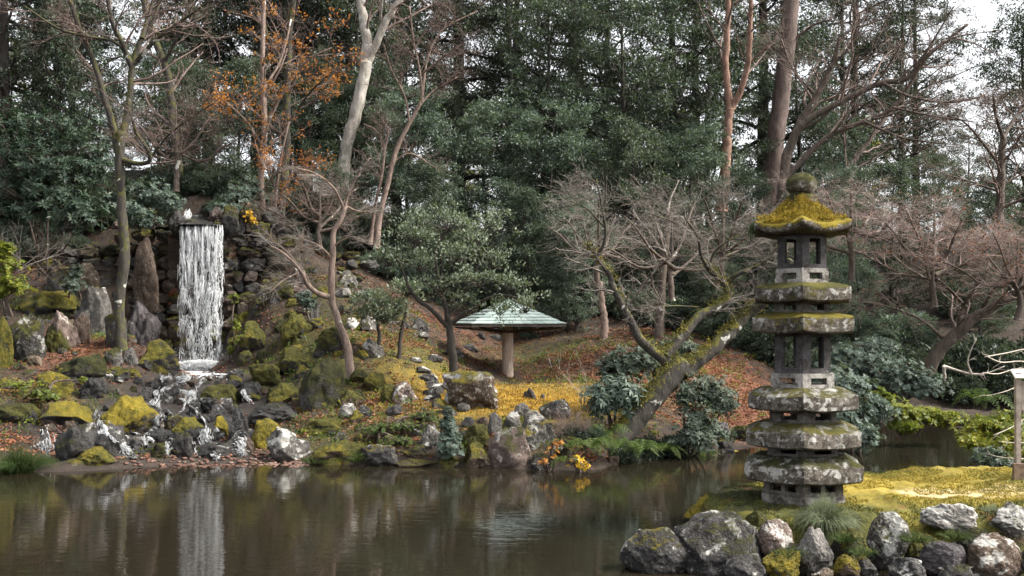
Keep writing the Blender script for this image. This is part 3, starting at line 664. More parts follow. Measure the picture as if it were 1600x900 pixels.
for f_ in range(4):
    ca, sa = math.cos(f_ * math.pi / 2), math.sin(f_ * math.pi / 2); rot = lambda p: (p[0] * ca - p[1] * sa, p[0] * sa + p[1] * ca, p[2])
    for c_ in range(NC):
        f0, f1 = c_ / NC, min((c_ + 1.08) / NC, 1.0); nb = max(1, int(round(9 * (1 - f0))))
        cuts = np.sort(np.concatenate([[-1, 1], np.linspace(-1, 1, nb + 1)[1:-1] + RNG.normal(size=max(nb - 1, 0)) * 0.03]))
        for b_ in range(len(cuts) - 1):
            u0, u1 = cuts[b_] + 0.006, cuts[b_ + 1] - 0.006; w0, w1 = hw * (1 - f0) * 1.02, hw * (1 - f1) * 1.02
            z0, z1 = ez + 0.062 + rh * f0, ez + 0.062 + rh * f1; lift = 0.028 + RNG.random() * 0.012
            # clip inclined ends: scale u between both edges
            q0, q1 = (u0, u1)
            p = [(q0 * w0, -w0, z0 + lift), (q1 * w0, -w0, z0 + lift), (q1 * w1, -w1 if w1 > 0 else -0.001, z1 + 0.006), (q0 * w1, -w1 if w1 > 0 else -0.001, z1 + 0.006)]
            p += [(a_, b2, c2 - 0.022) for a_, b2, c2 in p]
            Geo().add([rot(v) for v in p], [(0, 1, 2, 3), (7, 6, 5, 4), (0, 4, 5, 1), (1, 5, 6, 2), (2, 6, 7, 3), (3, 7, 4, 0)]).build('roof_board', M['roof_board'], proof, smooth=False)

# ------------------------------------------------------------------ sign post on the island, right edge
def box(g, c, h, rz=0.0, rx=0.0, tip=0.0):
    V = np.array([(x_, y_, z_) for z_ in (-1, 1) for y_ in (-1, 1) for x_ in (-1, 1)], float) * np.array(h)
    Rm = np.array(Matrix.Rotation(rz, 3, 'Z') @ Matrix.Rotation(rx, 3, 'Y') @ Matrix.Rotation(tip, 3, 'X')); V = V @ Rm.T + np.array(c)
    g.add(V, [(0, 2, 3, 1), (4, 5, 7, 6), (0, 1, 5, 4), (1, 3, 7, 5), (3, 2, 6, 7), (2, 0, 4, 6)]); return g
M['post_grey'] = plain('post_grey', (0.16, 0.13, 0.11), (0.36, 0.31, 0.27), 12, 0.8)
M['white_paint'] = plain('white_paint', (0.62, 0.62, 0.62), (0.78, 0.78, 0.78), 10, 0.5, 0.1)
M['stake'] = plain('stake', (0.08, 0.05, 0.035), (0.22, 0.15, 0.10), 14, 0.85)
sp = at(1590, 742, 14.0); sk = FPX / 14.0; sgz = ih(sp[0], 14.0)
sg = thing('sign_post', (sp[0], 14.0, sgz), 'slim grey wooden sign post with white slanted cap at the right edge', 'sign')
top = EYE + (500 - 582) / FPX * 14 - sgz
box(Geo(), (0, 0, top / 2 - 0.05), (0.033, 0.033, top / 2 + 0.05)).build('post', M['post_grey'], sg, smooth=False)
box(Geo(), (0.14, -0.01, top - 0.02), (0.21, 0.085, 0.011), tip=R(38)).build('slanted_cap', M['white_paint'], sg, smooth=False)
box(Geo(), (0.16, 0.06, top - 0.32), (0.085, 0.014, 0.20)).build('board', M['post_grey'], sg, smooth=False)
box(Geo(), (-0.02, -0.07, 0.06), (0.075, 0.028, 0.17)).build('stake', M['stake'], sg, smooth=False)
# ------------------------------------------------------------------ rocks
def ico(level):
    bm = bmesh.new(); bmesh.ops.create_icosphere(bm, subdivisions=level, radius=1.0)
    V = np.array([v.co[:] for v in bm.verts]); T = np.array([[v.index for v in f.verts] for f in bm.faces]); bm.free(); return V, T
ICO = {l: ico(l) for l in (4, 5, 6)}
def rock_mesh(seed, level, cuts=13, hard=0.9, rough=0.085):
    V, T = ICO[level]; V = V.copy(); r = np.random.default_rng(seed)
    for k in range(cuts):
        n_ = nrm(r.normal(size=3)); dd = r.uniform(0.52, 0.92); p = V @ n_; m_ = p > dd; V[m_] -= np.outer((p[m_] - dd) * hard, n_)
    V = V + nrm(V) * (fbm(V * 1.7 + seed, seed, 3) * rough * 1.6 + fbm(V * 5.0 + seed, seed + 3, 4) * rough * 0.6 - np.abs(fbm(V * 3.1 + seed * 2, seed + 6, 3)) * rough * 0.9)[:, None]
    if level >= 6: V = V + nrm(V) * (fbm(V * 17 + seed, seed + 9, 3) * rough * 0.2)[:, None]
    lo, hi = V.min(0), V.max(0); V = (V - (lo + hi) / 2) / ((hi - lo) / 2)
    return Geo().add(V, None, T).mesh('rock', M['rock'])
PROTO = {4: [rock_mesh(100 + i, 4) for i in range(9)], 5: [rock_mesh(200 + i, 5) for i in range(12)]}
TINT = {'grey': (0.105, 0.103, 0.100), 'dark': (0.060, 0.059, 0.061), 'pale': (0.18, 0.177, 0.172), 'pink': (0.145, 0.112, 0.10), 'brown': (0.105, 0.078, 0.06), 'black': (0.036, 0.036, 0.038), 'tan': (0.14, 0.112, 0.086), 'purple': (0.095, 0.088, 0.097)}
_rc = [0]
def setrock(o, moss, lichen, wet, tint, gold=0.25):
    t = np.array(TINT[tint]) * (0.85 + 0.3 * RNG.random()); o.color = (*t, 1); o['moss'] = float(moss); o['lichen'] = float(lichen); o['wet'] = float(wet); o['gold'] = float(gold)
def rock(x0, y0, x1, y1, label, moss=0.3, lichen=0.2, wet=0.0, tint='grey', gold=0.25, d=None, depth=0.85, proto=None, hero=None, tilt=0.0, parent=None, name='boulder', sink=0.42, group=None, rust=False):
    _rc[0] += 1; px = (x0 + x1) / 2
    if d is None: d = ground_hit(px, min(y1, 731)) 
    w = (x1 - x0) / FPX * d / 2; h = (y1 - y0) / FPX * d / 2; dep = w * depth
    lvl = 5 if (x1 - x0) > 24 else 4
    me = (rock_mesh(hero, 6, 6, 0.8, 0.06) if hero in (31, 32, 34, 38, 39) else rock_mesh(hero, 5 if hero in (33, 41, 42, 77) else 6)) if hero is not None else PROTO[lvl][(proto if proto is not None else _rc[0] * 7) % len(PROTO[lvl])]
    zc = EYE + (HOR - (y0 + y1) / 2) / FPX * d - h * sink
    o = link(name, me, parent)
    o.location = ((px - 800) / FPX * (d + dep * 0.55), d + dep * 0.55, zc)
    q = int(_rc[0]) % 4 if hero is None else 0
    o.rotation_euler = (RNG.normal() * 0.05, R(tilt), q * math.pi / 2)
    o.scale = (w, dep, h * (1 + sink)) if q % 2 == 0 else (dep, w, h * (1 + sink))
    if parent is not None:
        o.location = Vector(o.location) - Vector(parent.location)
    setrock(o, moss, lichen, wet, tint, gold)
    if parent is None: tag(o, label, 'rock', group)
    return o
# island shore (nearest)
H = dict
rock(966, 826, 1098, 899, 'long low dark boulder sloping left into the pond at the island tip', 0.45, 0.34, 0.2, 'dark', 0.5, d=11.0, hero=31, depth=0.7, tilt=16)
rock(1044, 804, 1200, 905, 'biggest dark boulder spotted with white lichen below the pagoda', 0.45, 0.36, 0.15, 'dark', 0.5, d=10.95, hero=32, depth=0.75, tilt=4)
rock(1064, 775, 1135, 815, 'moss topped rock behind the big dark boulder at the water', 0.95, 0.3, 0.1, 'dark', 0.9, d=12.9, hero=33)
rock(1183, 814, 1242, 864, 'round pinkish grey boulder just right of the biggest dark boulder', 0.15, 0.55, 0, 'pink', d=11.0, hero=34)
rock(1241, 826, 1303, 890, 'plain pale grey angular boulder under the bushy grass tuft', 0.0, 0.15, 0, 'pale', d=10.8, hero=35)
rock(1354, 802, 1422, 876, 'tall boulder with white streak and mossy hollow on the island bank', 0.42, 0.52, 0, 'grey', d=11.05, hero=36, tilt=-6)
rock(1434, 786, 1530, 834, 'long white grey slab sunk in the golden moss', 0.15, 0.52, 0, 'pale', d=11.55, hero=37, tilt=10, depth=0.6, sink=0.0)
rock(1437, 849, 1508, 892, 'flat purplish dark rock with one round moss dot on top', 0.14, 0.12, 0.1, 'purple', d=10.7, hero=38, tilt=6)
rock(1505, 837, 1594, 905, 'broad brownish dark boulder with white rim at lower right', 0.12, 0.36, 0.1, 'brown', d=10.6, hero=39)
rock(1538, 789, 1620, 838, 'grey white boulder cut by the right edge above the dry tuft', 0.3, 0.46, 0, 'grey', d=11.5, hero=40)
rock(1188, 864, 1254, 908, 'rock covered in orange yellow moss below the round pinkish boulder', 1.05, 0.1, 0, 'grey', 0.9, d=10.6, hero=41)
rock(1388, 873, 1446, 908, 'dark rock with pale crown low between streaked boulder and flat rock', 0.1, 0.35, 0.2, 'dark', d=10.6, hero=42)
rock(1338, 874, 1372, 900, 'small dark white tipped stone low under the streaked boulder', 0.3, 0.3, 0.2, 'dark', d=10.55, proto=3)
rock(1268, 889, 1302, 908, 'small pale stone at the bottom edge below the angular boulder', 0.0, 0.3, 0, 'tan', d=10.5, proto=5)
rock(1300, 868, 1345, 902, 'brown mossy stone low between angular and streaked boulders', 0.75, 0.1, 0, 'brown', 0.6, d=10.55, proto=2)
rock(1590, 860, 1640, 906, 'dark stone half out of the picture at lower right corner', 0.5, 0.1, 0, 'dark', d=10.55, proto=4)
rock(1300, 826, 1362, 882, 'dark mossy mound between angular and streaked boulders', 0.8, 0.15, 0, 'dark', 0.05, d=10.95, proto=6)
rock(1412, 832, 1470, 880, 'dark mossy mound above the flat purplish rock', 0.85, 0.1, 0, 'dark', 0.1, d=11.1, proto=7)
rock(1490, 826, 1545, 880, 'dark mossy mound right of the flat purplish rock', 0.7, 0.15, 0, 'dark', 0.05, d=11.0, proto=8)
rock(1150, 800, 1206, 850, 'mossy dark stone behind the round pinkish boulder', 0.85, 0.1, 0, 'dark', 0.3, d=11.6, proto=9)
rock(1226, 850, 1262, 892, 'dark crevice stone between pinkish and angular boulders', 0.3, 0.1, 0.2, 'dark', 0.1, d=10.9, proto=1)
rock(1130, 868, 1200, 912, 'dark flat stone at the foot of the biggest boulder', 0.35, 0.25, 0.3, 'dark', 0.3, d=10.6, proto=10)
rock(1455, 884, 1540, 915, 'dark wet stone at the bottom edge below the flat purplish rock', 0.3, 0.15, 0.3, 'dark', 0.1, d=10.55, proto=11)
# left bank
LB = [
 (26, 452, 122, 492, 'broad flat rock capped with dark moss above the lichen splashed boulder', .85, .5, 0, 'dark', 0.0),
 (12, 488, 74, 565, 'dark boulder with a big white lichen splash near the left edge', .6, .48, 0, 'dark', 0.05),
 (68, 503, 112, 552, 'round boulder wholly covered in bright green moss on left bank', 1.25, 0, 0, 'grey', 0.15),
 (-14, 494, 20, 575, 'mossy boulder cut by the left edge of the picture', .9, .1, 0, 'grey', 0.15),
 (80, 484, 124, 548, 'pinkish slab leaning behind the round green boulder', .2, .3, 0, 'pink', 0.1),
 (113, 446, 174, 520, 'big grey boulder left of the mossy bare trunk', .3, .3, 0, 'grey', 0.0),
 (110, 488, 142, 538, 'brown white topped stone below the big grey boulder', .15, .3, 0, 'brown', 0.1),
 (160, 488, 200, 548, 'dark boulder in the roots of the mossy bare trunk', .6, .2, 0, 'dark', 0.0),
 (198, 466, 252, 545, 'squarish grey slab with mossy ledges right of the bare trunk', .4, .15, 0, 'purple', 0.2),
 (118, 408, 160, 460, 'pointed pale brown stone above the big grey boulder', .2, .3, 0, 'tan', 0.0),
 (72, 420, 120, 462, 'dark low rock in shade beneath the big leaved evergreen', .5, .15, 0, 'dark', 0.0),
 (213, 530, 284, 584, 'dark mossy boulder at the left foot of the waterfall', .7, .15, .4, 'dark', 0.1),
 (88, 554, 168, 594, 'dark rock with mossy top lying in red fallen leaves', .8, .2, .2, 'dark', 0.2),
 (162, 542, 194, 572, 'round pale rimmed mossy stone beside the grey block', .6, .45, 0, 'grey', 0.2),
 (190, 543, 218, 573, 'plain grey block between pale rimmed stone and dark mossy boulder', .0, .1, 0, 'grey', 0.1),
 (50, 580, 114, 618, 'low leafy rock with mossy crown on the left bank', .85, .1, 0, 'grey', 0.3),
 (216, 560, 256, 582, 'flat dark wet slab before the dark mossy boulder', .05, .0, .8, 'dark', 0.1),
 (120, 590, 168, 622, 'smooth black wet stone above the yellow mossed boulder', .1, .0, .8, 'black', 0.1),
 (150, 572, 205, 596, 'low dark stone behind the smooth black wet stone', .5, .1, .5, 'dark', 0.1),
 (164, 582, 178, 594, 'small cream pebble lying below the pale rimmed stone', .0, .6, 0, 'pale', 0.1),
 (160, 618, 248, 680, 'large boulder with yellow moss in the middle of the cascade', .9, .3, .1, 'dark', 0.7),
 (58, 628, 152, 668, 'long low ledge rock with mossy rim left of the cascade', .75, .2, .4, 'dark', 0.4),
 (-10, 630, 62, 660, 'mossy ledge rock at the left edge above the grass clump', .9, .1, .2, 'dark', 0.4),
 (27, 640, 62, 664, 'glossy black stone on the left ledge', .0, .1, .9, 'black', 0.1),
 (84, 662, 156, 718, 'broad wet slab with pale green patch left of the cascade', .45, .2, .6, 'dark', 0.1),
 (140, 662, 202, 716, 'dark angular rock with a white lichen patch in the cascade', .1, .42, .5, 'dark', 0.1),
 (120, 699, 184, 726, 'brown moss rock behind the pale mossy stone at the water edge', .9, .1, .1, 'brown', 0.5),
 (96, 716, 162, 746, 'pale mossy stone standing in the pond at the cascade foot', .6, .55, 0, 'grey', 0.4),
 (198, 686, 242, 714, 'small dark wet rock low in the cascade beside a white rill', .0, .1, .8, 'dark', 0.1),
 (234, 692, 264, 716, 'dark green mossy stone at the foot of the cascade', .75, .0, .4, 'dark', 0.0),
 (222, 668, 270, 700, 'black wet pyramid shaped rock in the cascade', .05, .05, .85, 'black', 0.1),
 (262, 675, 304, 718, 'triangular dark green boulder low in the cascade', .5, .2, .4, 'dark', 0.15),
 (269, 652, 321, 687, 'dark boulder with a yellow moss cap in the cascade', .75, .15, .5, 'dark', 0.7),
 (331, 650, 359, 684, 'small upright stone with golden moss cap right of the capped boulder', .8, .0, .5, 'dark', 0.6),
 (312, 600, 376, 636, 'dome shaped dark mossy boulder below the waterfall', .85, .05, .3, 'dark', 0.0),
 (356, 636, 392, 690, 'steep smooth wet slab with water running over it', .0, .0, .95, 'dark', 0.1),
 (303, 693, 378, 716, 'long flat wet stone at the cascade foot', .05, .05, .8, 'dark', 0.1),
 (318, 664, 340, 690, 'small black wet stone between the two golden capped rocks', .0, .0, .9, 'black', 0.1),
 (388, 630, 482, 662, 'broad flat wet shelf rock right of the cascade', .15, .05, .8, 'dark', 0.1),
 (388, 654, 446, 702, 'rounded boulder with olive yellow moss below the wet shelf', .95, .1, 0, 'grey', 0.5),
 (416, 668, 490, 722, 'pointed boulder with white lichen streaks at the water edge', .3, .62, 0, 'grey', 0.4),
 (462, 656, 542, 682, 'flat ledge rock with bright green moss top at mid shore', 1.0, .1, 0, 'dark', 0.4),
 (482, 688, 572, 726, 'low broad brown mossy rock at the water edge', .75, .1, 0, 'brown', 0.15),
 (562, 695, 624, 731, 'round dark boulder with moss patch at the water edge', .45, .3, .2, 'dark', 0.3),
 (684, 711, 726, 736, 'low mossy stone in the water under the blue green sapling', .8, .2, 0, 'grey', 0.3),
 (724, 692, 774, 736, 'mossy leaf strewn boulder left of the large shore boulder', .7, .25, 0, 'brown', 0.4),
 (760, 668, 836, 738, 'largest shore boulder with pink grey face below the golden lawn', .42, .45, 0, 'pink', 0.35),
 (808, 641, 870, 697, 'boulder with moss and white lichen on top of the shore bank', .5, .5, 0, 'grey', 0.45),
 (842, 624, 892, 656, 'dark lichen boulder behind the twiggy brown shrub', .4, .4, 0, 'dark', 0.2),
 (786, 642, 815, 670, 'bright blue grey angular stone on top of the shore bank', .0, .35, 0, 'pale', 0.1),
 (802, 630, 834, 652, 'pale flat stone behind the bright angular stone', .1, .45, 0, 'pale', 0.1),
 (760, 644, 785, 678, 'smooth plain grey egg shaped stone on the shore bank', .05, .1, 0, 'grey', 0.1),
 (748, 651, 764, 664, 'small brown stone left of the egg shaped stone', .1, .1, 0, 'brown', 0.1),
 (720, 663, 766, 698, 'olive moss mound by the golden lawn edge', 1.3, .0, 0, 'grey', 0.35),
 (728, 671, 744, 690, 'small white stone in front of the olive moss mound', .0, .7, 0, 'pale', 0.1),
 (688, 579, 781, 640, 'large boulder with white lichen face and sloping moss top by the shelter', .50, .78, 0, 'brown', 0.6),
 (657, 664, 694, 702, 'grey streaked boulder behind the blue green sapling', .2, .35, 0, 'grey', 0.3),
 (568, 668, 608, 694, 'brown bare wedge shaped stone above the round dark shore boulder', .2, .1, 0, 'brown', 0.3),
 (529, 630, 558, 654, 'pale topped stone of a pair in red leaves', .1, .5, 0, 'pale', 0.1),
 (554, 633, 584, 654, 'dark stone of a pair in red leaves', .2, .25, 0, 'dark', 0.1),
 (603, 632, 630, 650, 'plain dark flat stone lying in the red leaves', .0, .1, .1, 'dark', 0.1),
 (564, 581, 607, 612, 'dome shaped mossy boulder in the middle of the leaf slope', 1.0, .2, 0, 'grey', 0.15),
 (612, 596, 654, 630, 'boulder with a bright white pink patch on the leaf slope', .2, .55, 0, 'pink', 0.2),
 (592, 600, 628, 626, 'mossy rock touching the white patched boulder on its left', .9, .1, 0, 'dark', 0.2),
 (566, 528, 602, 560, 'white blotched rock on the slope beside the crooked bare tree', .2, .6, 0, 'grey', 0.2),
 (528, 609, 572, 634, 'dark mossy hump beside the foot of the crooked bare tree', .9, .1, 0, 'dark', 0.1),
 (466, 558, 542, 638, 'huge moss covered boulder left of the crooked bare tree', .85, .2, 0, 'grey', 0.05),
 (386, 568, 442, 606, 'mossy boulder right of the waterfall pool', .95, .1, .1, 'dark', 0.2),
 (420, 598, 476, 632, 'olive mossy rock below the huge moss covered boulder', .95, .05, 0, 'dark', 0.15),
 (432, 542, 486, 584, 'leaf strewn mossy boulder above the olive mossy rock', .95, .05, 0, 'grey', 0.4),
 (372, 596, 412, 626, 'dark wet rock between rills right of the dome boulder', .2, .1, .7, 'dark', 0.1),
 (528, 421, 560, 449, 'grey white rock with round moss lump high on the slope', .4, .5, 0, 'pale', 0.3),
 (522, 449, 549, 466, 'flat pale stone below the rock with moss lump', .1, .3, 0, 'pale', 0.1),
 (551, 452, 584, 468, 'flat grey stone right of the flat pale stone', .15, .35, 0, 'grey', 0.1),
 (538, 496, 562, 514, 'small pale round stone on the slope left of white block', .0, .5, 0, 'pale', 0.1),
 (559, 492, 590, 515, 'white grey block on the slope under the small pruned tree', .1, .5, 0, 'pale', 0.1),
 (482, 473, 499, 508, 'thin upright mossy stone on the slope', .6, .45, 0, 'grey', 0.2),
 (448, 418, 482, 454, 'upright pinkish stone above the thin mossy stone', .1, .3, 0, 'pink', 0.1),
 (392, 462, 418, 494, 'mossy rock with white spot right of the waterfall', .7, .4, 0, 'grey', 0.1),
 (416, 438, 462, 470, 'flat mossy rock under the bare maple branches', .9, .1, 0, 'grey', 0.1),
 (438, 488, 490, 534, 'leafy moss hump in the middle of the rocky slope', 1.1, .0, 0, 'dark', 0.3),
 (372, 500, 420, 552, 'dark mossy boulder close right of the falling water', .8, .1, .3, 'dark', 0.05),
 (496, 510, 540, 552, 'dark mossy boulder behind the crooked bare trunk', .8, .2, 0, 'dark', 0.1),
 (640, 496, 672, 521, 'dark square stone above the stepping stones', .3, .3, 0, 'grey', 0.1),
 (642, 518, 670, 529, 'flat stone under the dark square stone', .2, .3, 0, 'grey', 0.1),
 (594, 488, 618, 506, 'pale stone behind the small pruned tree', .1, .4, 0, 'pale', 0.1),
 (616, 492, 642, 512, 'mossy stone next to the dark square stone', .5, .3, 0, 'grey', 0.1),
 (817, 606, 838, 623, 'dark grey stone lying on the golden moss lawn', .0, .3, 0, 'dark', 0.1),
 (844, 616, 852, 623, 'tiny dark stone on the golden moss lawn', .0, .1, 0, 'dark', 0.1),
 (1108, 660, 1142, 690, 'purplish stone on the bank behind the leaning tree', .1, .15, 0, 'purple', 0.1),
 (1113, 681, 1139, 704, 'mossy stone under the purplish stone on the bank', .7, .3, 0, 'grey', 0.1),
 (1146, 664, 1172, 690, 'dark mossy stone left of the pagoda slabs on the far bank', .8, .1, 0, 'dark', 0.1),
]
for (x0, y0, x1, y1, lb, ms, li, wt, ti, gd) in LB:
    rock(x0, y0, x1, y1, lb, ms + .06, li * .82, wt, ti, gd + .05)
tag(COL.objects[-1], COL.objects[-1]['label'], 'rock')
rock(262, 328, 290, 354, 'dark stone on the left end of the waterfall lip', 0.3, 0.1, 0.3, 'dark', 0.1, d=29.2)
rock(344, 318, 376, 356, 'mossy upright rock on the right end of the waterfall lip', 0.75, 0.1, 0, 'dark', 0.2, d=29.2)
rock(296, 334, 322, 350, 'low dark stone in the stream above the waterfall lip', 0.1, 0.1, 0.7, 'black', 0.1, d=30.4)
rock(322, 330, 348, 348, 'brown stone in the stream above the waterfall lip', 0.3, 0.1, 0.5, 'brown', 0.1, d=30.6)
# standing stone left of the waterfall
o = rock(208, 364, 250, 456, 'tall pointed standing stone left of the waterfall', 0.35, 0.25, 0.25, 'brown', 0.1, d=28.6, name='standing_stone', hero=77, depth=0.5); o.rotation_euler = (math.pi, 0, 0)
# filler stones of the stream bed and the slopes (small, cannot be told apart)
rg = np.random.default_rng(42)
def fillers(n, xr, yr, wr, label, group, moss, wet, tints, name='stone', ar=(0.55, 0.8), gold=0.2):
    for k in range(n):
        px = rg.uniform(*xr); py = rg.uniform(*yr); w = rg.uniform(*wr) * (0.6 + 0.5 * (py - 450) / 250); h = w * rg.uniform(*ar)
        rock(px - w / 2, py - h, px + w / 2, py, label, max(0, rg.normal(moss, 0.2)), rg.uniform(0, .3), wet, tints[int(rg.integers(len(tints)))], gold, name=name, group=group)
fillers(72, (180, 400), (592, 714), (16, 38), 'small dark wet stone in the cascade bed', 'wet stones of the cascade bed', 0.15, 0.8, ['dark', 'black', 'dark', 'brown'])
fillers(16, (60, 190), (640, 716), (14, 30), 'small dark stone on the wet ledges left of the cascade', 'stones of the left ledges', 0.3, 0.5, ['dark', 'black', 'brown'])
fillers(75, (365, 570), (430, 645), (16, 42), 'small mossy stone on the rocky slope right of the waterfall', 'mossy stones of the slope', 0.85, 0.0, ['dark', 'grey', 'brown'], gold=0.25)
fillers(34, (400, 560), (365, 440), (18, 40), 'mossy stone high on the slope right of the waterfall lip', 'stones high on the slope', 0.7, 0.0, ['dark', 'grey', 'brown'], gold=0.2)
fillers(64, (0, 210), (400, 622), (14, 36), 'small dim stone on the shady left slope', 'stones of the shady left slope', 0.62, 0.0, ['dark', 'grey', 'tan'])
fillers(30, (470, 760), (610, 728), (10, 26), 'small mossy stone along the middle shore', 'stones of the middle shore', 0.6, 0.0, ['dark', 'grey', 'brown'])
fillers(26, (840, 1150), (692, 734), (14, 36), 'small dark stone under the ferns at the water edge', 'stones of the fern shore', 0.5, 0.2, ['dark', 'brown'])
# pebble beach at the cascade foot (each pebble below counting size: stuff)
g = Geo(); V0, T0 = ico(2); n = 1500
px = rg.uniform(70, 480, n); d_ = 4320 / (rg.uniform(706, 730, n) - 500); X = (px - 800) / FPX * d_; Z = height(X, d_)
for k in range(n):
    s_ = rg.uniform(0.015, 0.05) * np.array([1, 1, 0.55]); g.add(V0 * s_ * rg.uniform(.75, 1.3, 3) + np.array([X[k], d_[k], max(Z[k], -0.02) + 0.01]), None, T0, rnd=np.full(len(V0), rg.random()))
tag(g.build('pebbles', leaf_material('pebble', [(0.035, 0.028, 0.025), (0.095, 0.052, 0.040), (0.16, 0.090, 0.068), (0.24, 0.21, 0.185)], 0.0, 0.6)), 'reddish brown pebbles on the little beach below the cascade', 'pebbles', kind='stuff')
# dry stone walls flanking the fall: every stone is a part
def dry_wall(name, label, x0, x1, y0, y1, d0, slope, seed, cell=(27, 20)):
    r = np.random.default_rng(seed); base = at((x0 + x1) / 2, y1, d0); t = thing(name, base, label, 'stone wall'); y = y1; row = 0
    while y > y0:
        hgt = cell[1] * r.uniform(0.75, 1.3); x = x0 - r.uniform(0, cell[0])
        while x < x1:
            w = cell[0] * r.uniform(0.6, 1.5); dd = d0 + (y1 - y) * slope + r.normal() * 0.10
            rock(x, y - hgt, x + w * 1.06, y + 2, None, max(0, r.normal(.48, .22)), r.uniform(0, .22), 0.6, ['grey', 'brown', 'tan', 'dark', 'pink', 'brown'][int(r.integers(6))], 0.1, d=dd, parent=t, name='stone', sink=0.06, depth=0.8)
            x += w
        y -= hgt * 0.93; row += 1
    return t
dry_wall('stone_wall', 'dry stone wall left of the waterfall lip', 196, 280, 342, 560, 29.0, 0.004, 3)
dry_wall('stone_wall', 'dry stone wall right of the waterfall lip', 347, 432, 346, 560, 29.0, 0.004, 4)
dry_wall('stone_wall', 'low tumbled stone wall in shade left of the standing stone', 92, 200, 384, 448, 29.6, 0.012, 5, (26, 17))
dry_wall('stone_wall', 'low rough stone wall high on the slope behind the crooked tree', 440, 560, 396, 420, 31.0, 0.02, 6, (24, 15))
# stepping stones
st = link('stepping_stone_path', None, None, at(670, 600, 24)); tag(st, kind='structure')
for (x0, y0, x1, y1) in [(637, 558, 660, 567), (666, 553, 694, 567), (646, 572, 676, 585), (650, 584, 686, 597), (656, 595, 700, 609), (669, 604, 694, 618), (684, 543, 726, 557), (720, 537, 750, 549), (742, 519, 760, 529), (763, 522, 785, 532), (768, 512, 786, 520), (660, 615, 690, 628)]:
    rock(x0, y0, x1, y1, None, 0.1, 0.25, 0.1, 'grey' if x0 % 2 else 'dark', 0.1, parent=st, name='stepping_stone', depth=0.75, sink=0.5)
# shore steps: two worn ledges
ss_ = thing('shore_steps', at(653, 730, 18.9), 'two low worn steps at the water edge right of the round dark boulder', 'steps')
for (x0, y0, x1, y1) in [(618, 706, 690, 721), (616, 718, 690, 734)]:
    rock(x0, y0, x1, y1, None, 0.5, 0.1, 0.1, 'brown', 0.5, parent=ss_, name='step', depth=0.45, sink=0.1, d=19.2 if y0 == 706 else 18.85)
# mossy log edging on the far shore, left of pagoda
lg = px_path([(1090, 709, 20.9), (1140, 707, 21.1), (1200, 714, 21.0)], 14, 0.02, 3); g = Geo(); tubes(g, lg[None], np.full((1, 14), 0.06), 10, cap=True)
tag(g.build('edging_log', bark_material('mossy_log', (0.05, 0.04, 0.02), (0.12, 0.09, 0.05), 0.5, goldness=0.5), origin=lg[0]), 'thin mossy log edging the water left of the pagoda', 'log')

# ------------------------------------------------------------------ waterfall
def white_water():
    s = NT('white_water'); s.P = s.pos()
    b = s.n('BsdfPrincipled', {'Base Color': (0.93, 0.95, 0.97), 'Roughness': 0.25, 'IOR': 1.33}); t = s.n('BsdfTranslucent', {'Color': (0.93, 0.95, 0.97)})
    mx = s.n('MixShader', {0: 0.35, 1: b.outputs[0], 2: t.outputs[0]}); s.t.links.new(mx.outputs[0], s.out.inputs[0]); return s.m
M['white_water'] = white_water()
s = NT('stream_water'); s.P = s.pos(); nn = s.noise(9, 4, rough=0.6); s.bsdf(Base_Color=(0.05, 0.048, 0.045), Roughness=0.12, IOR=1.34, Normal=s.bump(nn, 0.6, 0.03)); M['stream_water'] = s.m
WF_D = 28.75
wf = thing('waterfall', at(312, 585, WF_D), 'white waterfall dropping over a stone lip between dry stone walls', 'waterfall')
wl = np.array(wf.location)
rg = np.random.default_rng(9)
def fall(g, n, xl, xr, yt, yb, d, lens, rad, out=0.35, top_bias=1.0):
    px = rg.uniform(0, 1, n); px = xl + (xr - xl) * (px + 0.02 * np.sin(px * 40)); L = rg.uniform(lens[0], lens[1], n); y0 = yt + (yb - yt - 4) * rg.random(n) ** top_bias
    cl = fbm(np.stack([px * 0.24, y0 * 0.06, 0 * px], -1), 66, 3); keep = cl > 0.10 + 0.22 * rg.normal(size=n) - 0.85 * (1 - (y0 - yt) / (yb - yt)) ** 2.4; px, L, y0 = px[keep], L[keep], y0[keep]; n = len(px)
    K = 5; tt = np.linspace(0, 1, K)[None, :]; y = np.minimum(y0[:, None] + L[:, None] * tt, yb + rg.uniform(-4, 4, n)[:, None])
    fr = np.clip((y - yt) / (yb - yt), 0, 1); dd = d - out * np.sqrt(fr) + rg.normal(size=(n, 1)) * 0.11
    xc = (xl + xr) / 2; pxx = xc + (px[:, None] - xc) * (1 - 0.02 * fr) + rg.normal(size=(n, 1)) * 3.0 * fr * fr + rg.normal(size=(n, K)) * 0.55
    P = np.stack([(pxx - 800) / FPX * dd, dd, EYE + (HOR - y) / FPX * dd], -1)
    Rd = rg.uniform(rad[0], rad[1], n)[:, None] * (np.sin(np.pi * (0.12 + 0.88 * tt)) ** 0.7 + 0.03) * rg.uniform(.7, 1.3, (n, K))
    tubes(g, P - wl, Rd, 3)
g = Geo(); fall(g, 900, 279, 347, 351, 480, WF_D + 0.25, (8, 34), (0.0035, 0.008), top_bias=2.6); fall(g, 3400, 280, 347, 352, 566, WF_D + 0.25, (3, 15), (0.004, 0.010), top_bias=0.95)
fall(g, 2000, 281, 346, 370, 576, WF_D + 0.25, (1.5, 5), (0.005, 0.014), top_bias=0.8)
tag(g.build('falling_water', M['white_water'], wf), kind='stuff')
